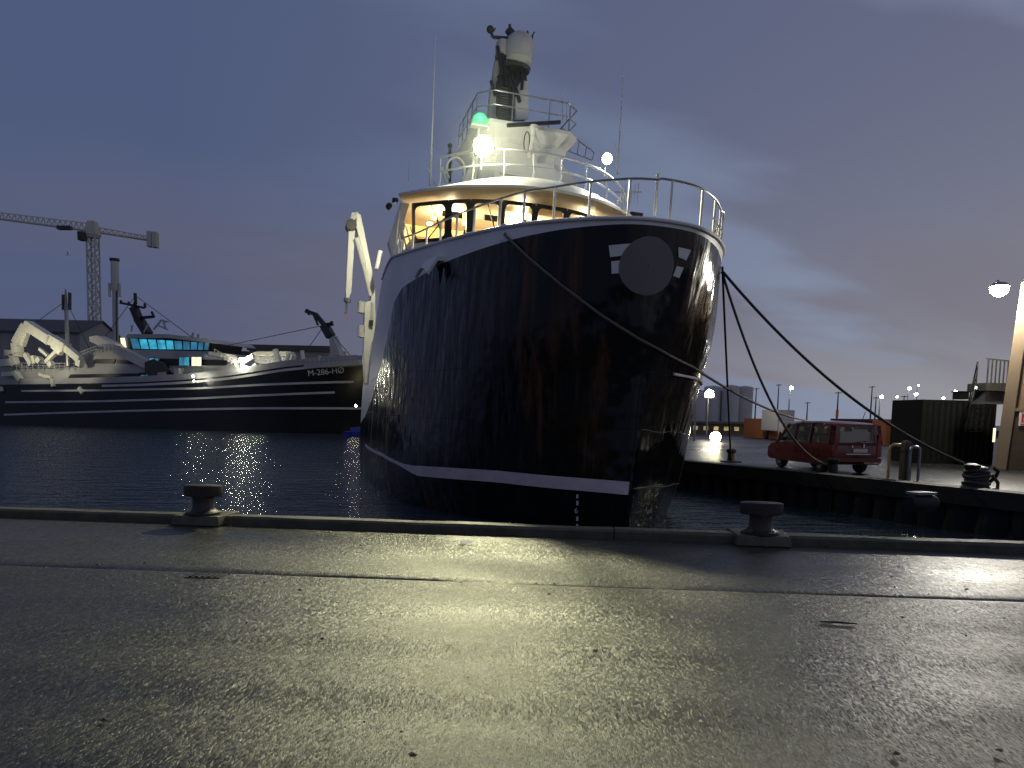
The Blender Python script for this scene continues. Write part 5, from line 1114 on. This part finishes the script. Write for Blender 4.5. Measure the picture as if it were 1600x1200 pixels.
    # funnel / derrick
    block('derrick_boom', [(139, 526), (150, 524), (238, 566), (236, 577), (224, 575), (140, 533)], 1.6, 'conc', 5.7)
    block('winch', [(226, 566), (238, 561), (252, 566), (262, 580), (258, 592), (234, 592), (226, 580)], 2, 'darkmetal', 5.9)
    block('winch_drum', [(246, 582), (258, 581), (259, 593), (246, 593)], 1, 'farwhite', 6.1)
    block('winch_drum', [(272, 575), (279, 575), (280, 592), (271, 592)], 1, 'farwhite', 6.1)
    # foremast on the bow
    block('foremast_foot', [(514, 525), (519, 524), (531, 555), (516, 555)], 1.2, 'farwhite', 3.0)
    m_ = MB()
    for a, b, w in (((517, 526), (507, 508), .95), ((507, 508), (493, 491), .5), ((493, 491), (478, 486), .45), ((479, 484), (484, 491), .35), ((490, 492), (497, 508), .2), ((505, 508), (518, 506), .35), ((518, 502), (519, 509), .3)): m_.bar(at(*a, 3.0), at(*b, 3.0), w)
    m_.build('foremast', M['black'], o)
    # aft knuckle crane, white
    m_ = MB()
    for a, b, w in (((28, 552), (26, 536), 1.1), ((27, 537), (43, 509), 1.2), ((43, 508), (82, 533), 1.3), ((80, 530), (104, 544), 1.3), ((104, 544), (126, 562), .9), ((126, 562), (124, 572), .8), ((44, 516), (35, 540), .6), ((84, 540), (96, 552), .7), ((90, 548), (72, 566), .5)): m_.bar(at(*a, 6.5), at(*b, 6.5), w)
    m_.build('aft_crane', M['cranewhite'], o)
    m_ = MB(); random.seed(3)
    for (a, b, w) in [((10, 551), (32, 553), .8), ((20, 553), (25, 571), .8), ((40, 553), (50, 570), .6), ((52, 556), (55, 568), .5), ((60, 560), (64, 566), .8), ((62, 545), (75, 556), .4), ((0, 568), (20, 566), 1.0), ((24, 582), (33, 594), .7), ((82, 592), (84, 604), .5), ((78, 566), (82, 572), .7), ((62, 585), (80, 590), .4), ((5, 585), (22, 584), .6), ((1, 605), (3, 612), .6), ((124, 606), (130, 614), .5), ((121, 562), (127, 572), .6)]: m_ = MB(); m_.bar(at(*a, 6.3), at(*b, 6.3), w); m_.build('aft_deck_gear', M['cranewhite'], o)
    # aft pole with aerial panels
    m_ = MB(); m_.tube([at(107, 572, 6.6), at(103.5, 486, 6.6), at(102.5, 452, 6.6)], [.32, .24, .10], 8); m_.build('aft_mast', M['steel'], o)
    for px, y0, y1 in ((97.5, 460, 484), (107.5, 457, 484), (101, 468, 486)): block('aerial_panel', [(px - 1.3, y0), (px + 1.3, y0), (px + 1.3, y1), (px - 1.3, y1)], .3, 'darkmetal', 6.7)
    # forward deck machinery lit from a deck lamp
    block('gantry', [(392, 553), (400, 549), (452, 549), (456, 556), (452, 572), (446, 574), (446, 557), (398, 557)], 1.0, 'cranewhite', 4.2)
    block('hatch_wall', [(398, 557), (446, 557), (446, 575), (398, 578)], .3, 'farwhite', 3.4)
    m_ = MB()
    for (a, b, w) in [((430, 546), (438, 570), .5), ((426, 556), (436, 572), .35), ((378, 566), (396, 556), .5), ((380, 576), (400, 580), .8), ((398, 570), (406, 580), .7), ((429, 580), (430, 590), .5), ((472, 548), (474, 562), .35), ((452, 552), (446, 570), .3), ((498, 562), (500, 556), .2), ((540, 556), (541, 548), .2)]: m_ = MB(); m_.bar(at(*a, 5.6), at(*b, 5.6), w); m_.build('deck_gear', M['cranewhite'], o)
    block('bridge_wing_canopy', [(326, 549), (352, 553), (364, 566), (360, 568), (348, 558), (326, 554)], 2, 'cranewhite', 5.9)
    # deck railings and standing rigging
    for ln in ([(120, 552), (150, 541), (190, 541)], [(335, 545), (372, 566)], [(0, 568), (60, 567), (118, 568)], [(470, 562), (520, 557), (558, 555)]):
        m_ = MB()
        for dy in (0, 4.5): m_.tube([at(px, py + dy, 6.3) for px, py in ln], .05, 5)
        for (xa, ya), (xb, yb) in zip(ln[:-1], ln[1:]):
            for k in range(7): xx = lerp(xa, xb, k / 7); yy = lerp(ya, yb, k / 7); m_.tube([at(xx, yy, 6.3), at(xx, yy + 9, 6.3)], .045, 5)
        m_.build('deck_railing', M['farwhite'], o)
    for a_, b_ in (((212, 462), (150, 545)), ((212, 462), (300, 527)), ((507, 508), (470, 560)), ((507, 508), (330, 545)), ((507, 508), (548, 556)), ((103, 470), (45, 512)), ((103, 470), (140, 545))):
        m_ = MB(); m_.tube([at(*a_, 3.4), at(*b_, 3.4)], .045, 5); m_.build('rigging_wire', M['black'], o)
    # lamps
    for (px, py, y, p_, r) in ((376.5, 562, 6.6, 170, .28), (379, 571, 6.4, 0, .22), (40, 545, 8.5, 420, .001), (100, 560, 8.0, 260, .001), (302, 588, 7.6, 8, .13), (303, 595, 7.6, 0, .10)):
        q = at(px, py, y)
        if r > .01: m_ = MB(); m_.ball(q, r * .8, 10, 6); m_.build('deck_lamp', M['decklens'], o)
        if p_ and px in (40, 100): lamp('deck_light', 'SPOT', q + Vector((0, 3.5, -.5)), p_ * 2.2, (1, .93, .66), o, .2, (0, -1, .12), 110, .5)
        elif p_: lamp('deck_light', 'POINT', q + Vector((0, .9, .4)), p_, (1, .93, .66), o, .2)
    # small lamp near the bow waterline
    q = at(556, 634, 7.5); m_ = MB(); m_.ball(q, .12, 10, 6); m_.build('bow_lamp', M['farlamp'], o); lamp('bow_light', 'POINT', q + Vector((0, .5, .3)), 70, (1, .85, .35), o, .15)
far_trawler()
q = atY(556, 668, 88); o = empty('work_boat', (q[0] + .6, q[1], ZW), .2, 'small blue covered work boat beside the far trawler bow', 'boat')
m_ = MB(); m_.rings([[(-2, -.1, -.2), (-2, .1, -.2), (-2, .1, .6), (-2, -.1, .6)], [(-1, -.7, -.3), (-1, .7, -.3), (-1, .8, .6), (-1, -.8, .6)], [(2, -.8, -.3), (2, .8, -.3), (2, .85, .6), (2, -.85, .6)]]); m_.build('hull', M['blue'], o)
m_ = MB(); m_.rings([[(-1.2, -.6, .6), (-1.2, .6, .6), (-1.2, .3, 1.0), (-1.2, -.3, 1.0)], [(1.8, -.75, .6), (1.8, .75, .6), (1.8, .4, 1.3), (1.8, -.4, 1.3)]]); m_.build('tarpaulin', M['blue'], o)

# ------------------------------------------------------------------ LEFT SHORE: warehouses, crane, masts
def land(px, Y): return Vector((atY(px, 640, Y)[0], Y, .3))
def warehouse():
    Y = 165; a = land(-260, Y); b = land(128, Y); o = empty('warehouse', ((a.x + b.x) / 2, Y, .3), 0, 'large grey warehouse with a dark pitched roof behind the trawler stern', 'warehouse'); w = b.x - a.x
    he = Vector(atY(60, 517, Y)).z - .3; hr = Vector(atY(60, 500, Y + 9)).z - .3
    m_ = MB(); m_.rings([[(-w / 2, 0, 0), (-w / 2, 0, he), (-w / 2, 9, hr - .2), (-w / 2, 18, he), (-w / 2, 18, 0)], [(w / 2, 0, 0), (w / 2, 0, he), (w / 2, 9, hr - .2), (w / 2, 18, he), (w / 2, 18, 0)]]); m_.build('wall', M['ladwall'], o)
    m_ = MB(); m_.rings([[(-w / 2 - .4, -.5, he - .1), (-w / 2 - .4, 9, hr + .15), (-w / 2 - .4, 18.5, he - .1), (-w / 2 - .4, 18.5, he - .4), (-w / 2 - .4, 9, hr - .15), (-w / 2 - .4, -.5, he - .4)], [(w / 2 + .4, -.5, he - .1), (w / 2 + .4, 9, hr + .15), (w / 2 + .4, 18.5, he - .1), (w / 2 + .4, 18.5, he - .4), (w / 2 + .4, 9, hr - .15), (w / 2 + .4, -.5, he - .4)]]); m_.build('roof', M['roof'], o)
    m_ = MB()
    for k in range(30): m_.box((-w / 2 + w * (k + .5) / 30, -.04, he / 2), (.12, .06, he - .4))
    m_.build('cladding_rib', M['ladwall'], o)
    m_ = MB(); m_.box((w / 2 + .05, 7, 3), (.1, 4, 4)); m_.build('gate', M['darkmetal'], o)
warehouse()
def flat_roof(px0, px1, pyt, Y, label):
    a = land(px0, Y); b = land(px1, Y); w = b.x - a.x; h = Vector(atY((px0 + px1) / 2, pyt, Y)).z - .3; o = empty('warehouse', ((a.x + b.x) / 2, Y, .3), 0, label, 'warehouse')
    m_ = MB(); m_.box((0, 7, h / 2 - .5), (w - .6, 14, h - 1)); m_.build('wall', M['ladwall'], o)
    m_ = MB(); m_.box((0, 7, h - .5), (w, 15, 1.1)); m_.build('roof', M['roof'], o)
    for k in range(4): m_ = MB(); m_.box((-w / 2 + w * (k + .5) / 4, -.1, 2.2), (w / 8, .15, 3.6)); m_.build('door', M['darkmetal'], o)
flat_roof(388, 516, 540, 150, 'low warehouse with a dark flat roof behind the trawler foremast')
flat_roof(360, 388, 549, 155, 'small dark roofed shed left of the flat roofed warehouse')
def tower_crane():
    Y = 185; b = land(151, Y); o = empty('tower_crane', b, R_(0), 'tall lattice tower crane with long jib against the dusk sky', 'crane')
    L = lambda px, py, y=Y: Vector(atY(px, py, y)) - b
    # mast: four chords with diagonal bracing
    t = L(145, 372); w = .95; m_ = MB(); br = MB(); n = 22
    for sx in (-1, 1):
        for sy in (-1, 1): m_.bar((sx * w, sy * w, 0), (t.x + sx * w, sy * w, t.z), .30)
    m_.build('mast_chord', M['craneyellow'], o)
    for k in range(n):
        z0, z1 = t.z * k / n, t.z * (k + 1) / n; x0, x1 = t.x * k / n, t.x * (k + 1) / n; s = 1 if k % 2 else -1
        for sy in (-1, 1):
            br.bar((x0 + s * w, sy * w, z0), (x1 - s * w, sy * w, z1), .17); br.bar((x0 - w, sy * w, z0), (x0 + w, sy * w, z0), .13)
        for sx in (-1, 1): br.bar((x0 + sx * w, s * w, z0), (x1 + sx * w, -s * w, z1), .17)
    d = br.build('mast_bracing', M['craneyellow'], o)
    m_ = MB(); m_.rings([[(t.x - 1.1, -1.1, t.z), (t.x + 1.1, -1.1, t.z), (t.x + 1.1, 1.1, t.z), (t.x - 1.1, 1.1, t.z)], [(t.x - 1.4, -1.3, t.z + .8), (t.x + 1.4, -1.3, t.z + .8), (t.x + 1.4, 1.3, t.z + .8), (t.x - 1.4, 1.3, t.z + .8)], [(t.x - .8, -.8, t.z + 3.8), (t.x + .8, -.8, t.z + 3.8), (t.x + .8, .8, t.z + 3.8), (t.x - .8, .8, t.z + 3.8)]]); m_.build('slewing_unit', M['craneyellow'], o)
    c = L(135, 372); m_ = MB(); m_.box((c.x, -1.8, c.z), (1.4, 1.8, 2.0)); m_.build('cab', M['darkmetal'], o, bevel=.15)
    # jib towards the left and the camera, counter jib to the right and away
    J0 = L(140, 361); J1 = L(-60, 334, 165); K1 = L(236, 376, 195)
    def truss(p, q, name, h, n, ww=.55):
        p = Vector(p); q = Vector(q); m_ = MB(); m2 = MB(); side = (q - p).normalized().cross(Vector((0, 0, 1))).normalized() * ww; up = Vector((0, 0, h))
        m_.bar(p + side, q + side, .24); m_.bar(p - side, q - side, .24); m_.bar(p + up, q + up * .7, .2); m_.build(name, M['craneyellow'], o)
        for k in range(n):
            a = p.lerp(q, k / n); b2 = p.lerp(q, (k + 1) / n); mid = p.lerp(q, (k + .5) / n) + up * lerp(1, .7, k / n)
            for s in (side, -side): m2.bar(a + s, mid, .09); m2.bar(b2 + s, mid, .09)
        m2.build(name + '_bracing', M['craneyellow'], o)
    truss(J0, J1, 'jib', 1.7, 22); truss(J0, K1, 'counter_jib', 1.2, 10)
    for (px0, py0, px1, py1) in ((231, 362, 238.5, 386), (239, 363, 246.5, 387)):
        a = L(px0, py0, 193); c2 = L(px1, py1, 193); m_ = MB(); m_.box(((a.x + c2.x) / 2, 8, (a.z + c2.z) / 2), (c2.x - a.x, 1.6, a.z - c2.z)); m_.build('counterweight', M['craneyellow'], o)
    m_ = MB(); q = L(101, 356, 178); m_.box(q, (3, 1.2, .8)); m_.build('trolley', M['darkmetal'], o)
tower_crane()
def chimney_mast():
    Y = 150; b = land(182, Y); o = empty('telecom_mast', b, 0, 'thick pale mast with antenna ring between tower crane and bridge mast', 'mast'); L = lambda px, py: Vector(atY(px, py, Y)) - b
    t = L(179, 406); k = L(180, 455); m_ = MB(); m_.tube([(0, 0, 0), k, k + Vector((0, 0, .3)), t], [.55, .52, .72, .72], 12); m_.build('shaft', M['conc'], o, smooth=True)
    m_ = MB(); m_.lathe(tuple(t), [(.8, -.3), (.9, 0), (.9, .25), (.2, .3)], 12); m_.build('cap', M['darkmetal'], o)
    for s in (-1, 1): m_ = MB(); m_.box(k + Vector((s * 1.0, -.2, .2)), (.35, .4, 2.6)); m_.build('antenna_panel', M['dome'], o)
    m_ = MB(); m_.bar((.45, -.5, 6), Vector((k.x + .6, -.6, k.z)), .18); m_.build('cable_duct', M['darkmetal'], o)
chimney_mast()
# gull
q = Vector(atY(106, 398, 70)); o = empty('seagull', q, .4, 'white gull flying in the sky left of the tower crane', 'bird')
m_ = MB(); m_.rings([[(x, r * math.cos(a), r * math.sin(a)) for a in np.linspace(0, 2 * math.pi, 8, endpoint=False)] for x, r in ((-.22, .01), (-.12, .05), (0, .07), (.12, .05), (.18, .04), (.24, .01))]); bd = m_.build('body', M['gull'], o, smooth=True)
for s in (-1, 1): m_ = MB(); m_.prism([(.08, s * .04, .03), (-.06, s * .04, .03), (-.05, s * .30, .20), (-.12, s * .58, .10), (.02, s * .32, .22)], (0, 0, .015)); m_.build('wing', M['gull'], o)

# haze volume added round the floodlight to give it a glow halo
m, nt, p = newmat('lamp_halo_haze'); nt.nodes.remove(p); vol = nt.nodes.new('ShaderNodeVolumePrincipled'); vol.inputs['Color'].default_value = (.88, .92, .90, 1)
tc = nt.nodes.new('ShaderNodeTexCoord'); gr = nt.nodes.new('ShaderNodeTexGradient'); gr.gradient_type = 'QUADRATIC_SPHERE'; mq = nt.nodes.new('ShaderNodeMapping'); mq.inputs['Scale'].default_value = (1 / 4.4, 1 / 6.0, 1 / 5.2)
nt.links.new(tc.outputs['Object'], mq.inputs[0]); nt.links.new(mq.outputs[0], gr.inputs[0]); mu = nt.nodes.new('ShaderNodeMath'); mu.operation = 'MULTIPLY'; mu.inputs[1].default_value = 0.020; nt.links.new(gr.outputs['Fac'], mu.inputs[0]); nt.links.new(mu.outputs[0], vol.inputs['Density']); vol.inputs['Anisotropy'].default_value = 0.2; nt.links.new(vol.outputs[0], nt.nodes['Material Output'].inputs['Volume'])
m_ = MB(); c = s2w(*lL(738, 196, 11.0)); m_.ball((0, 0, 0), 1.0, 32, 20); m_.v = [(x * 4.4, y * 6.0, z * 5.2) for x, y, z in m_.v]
o = m_.build('lamp_halo_volume', m); o.location = c; tag(o, kind='stuff')
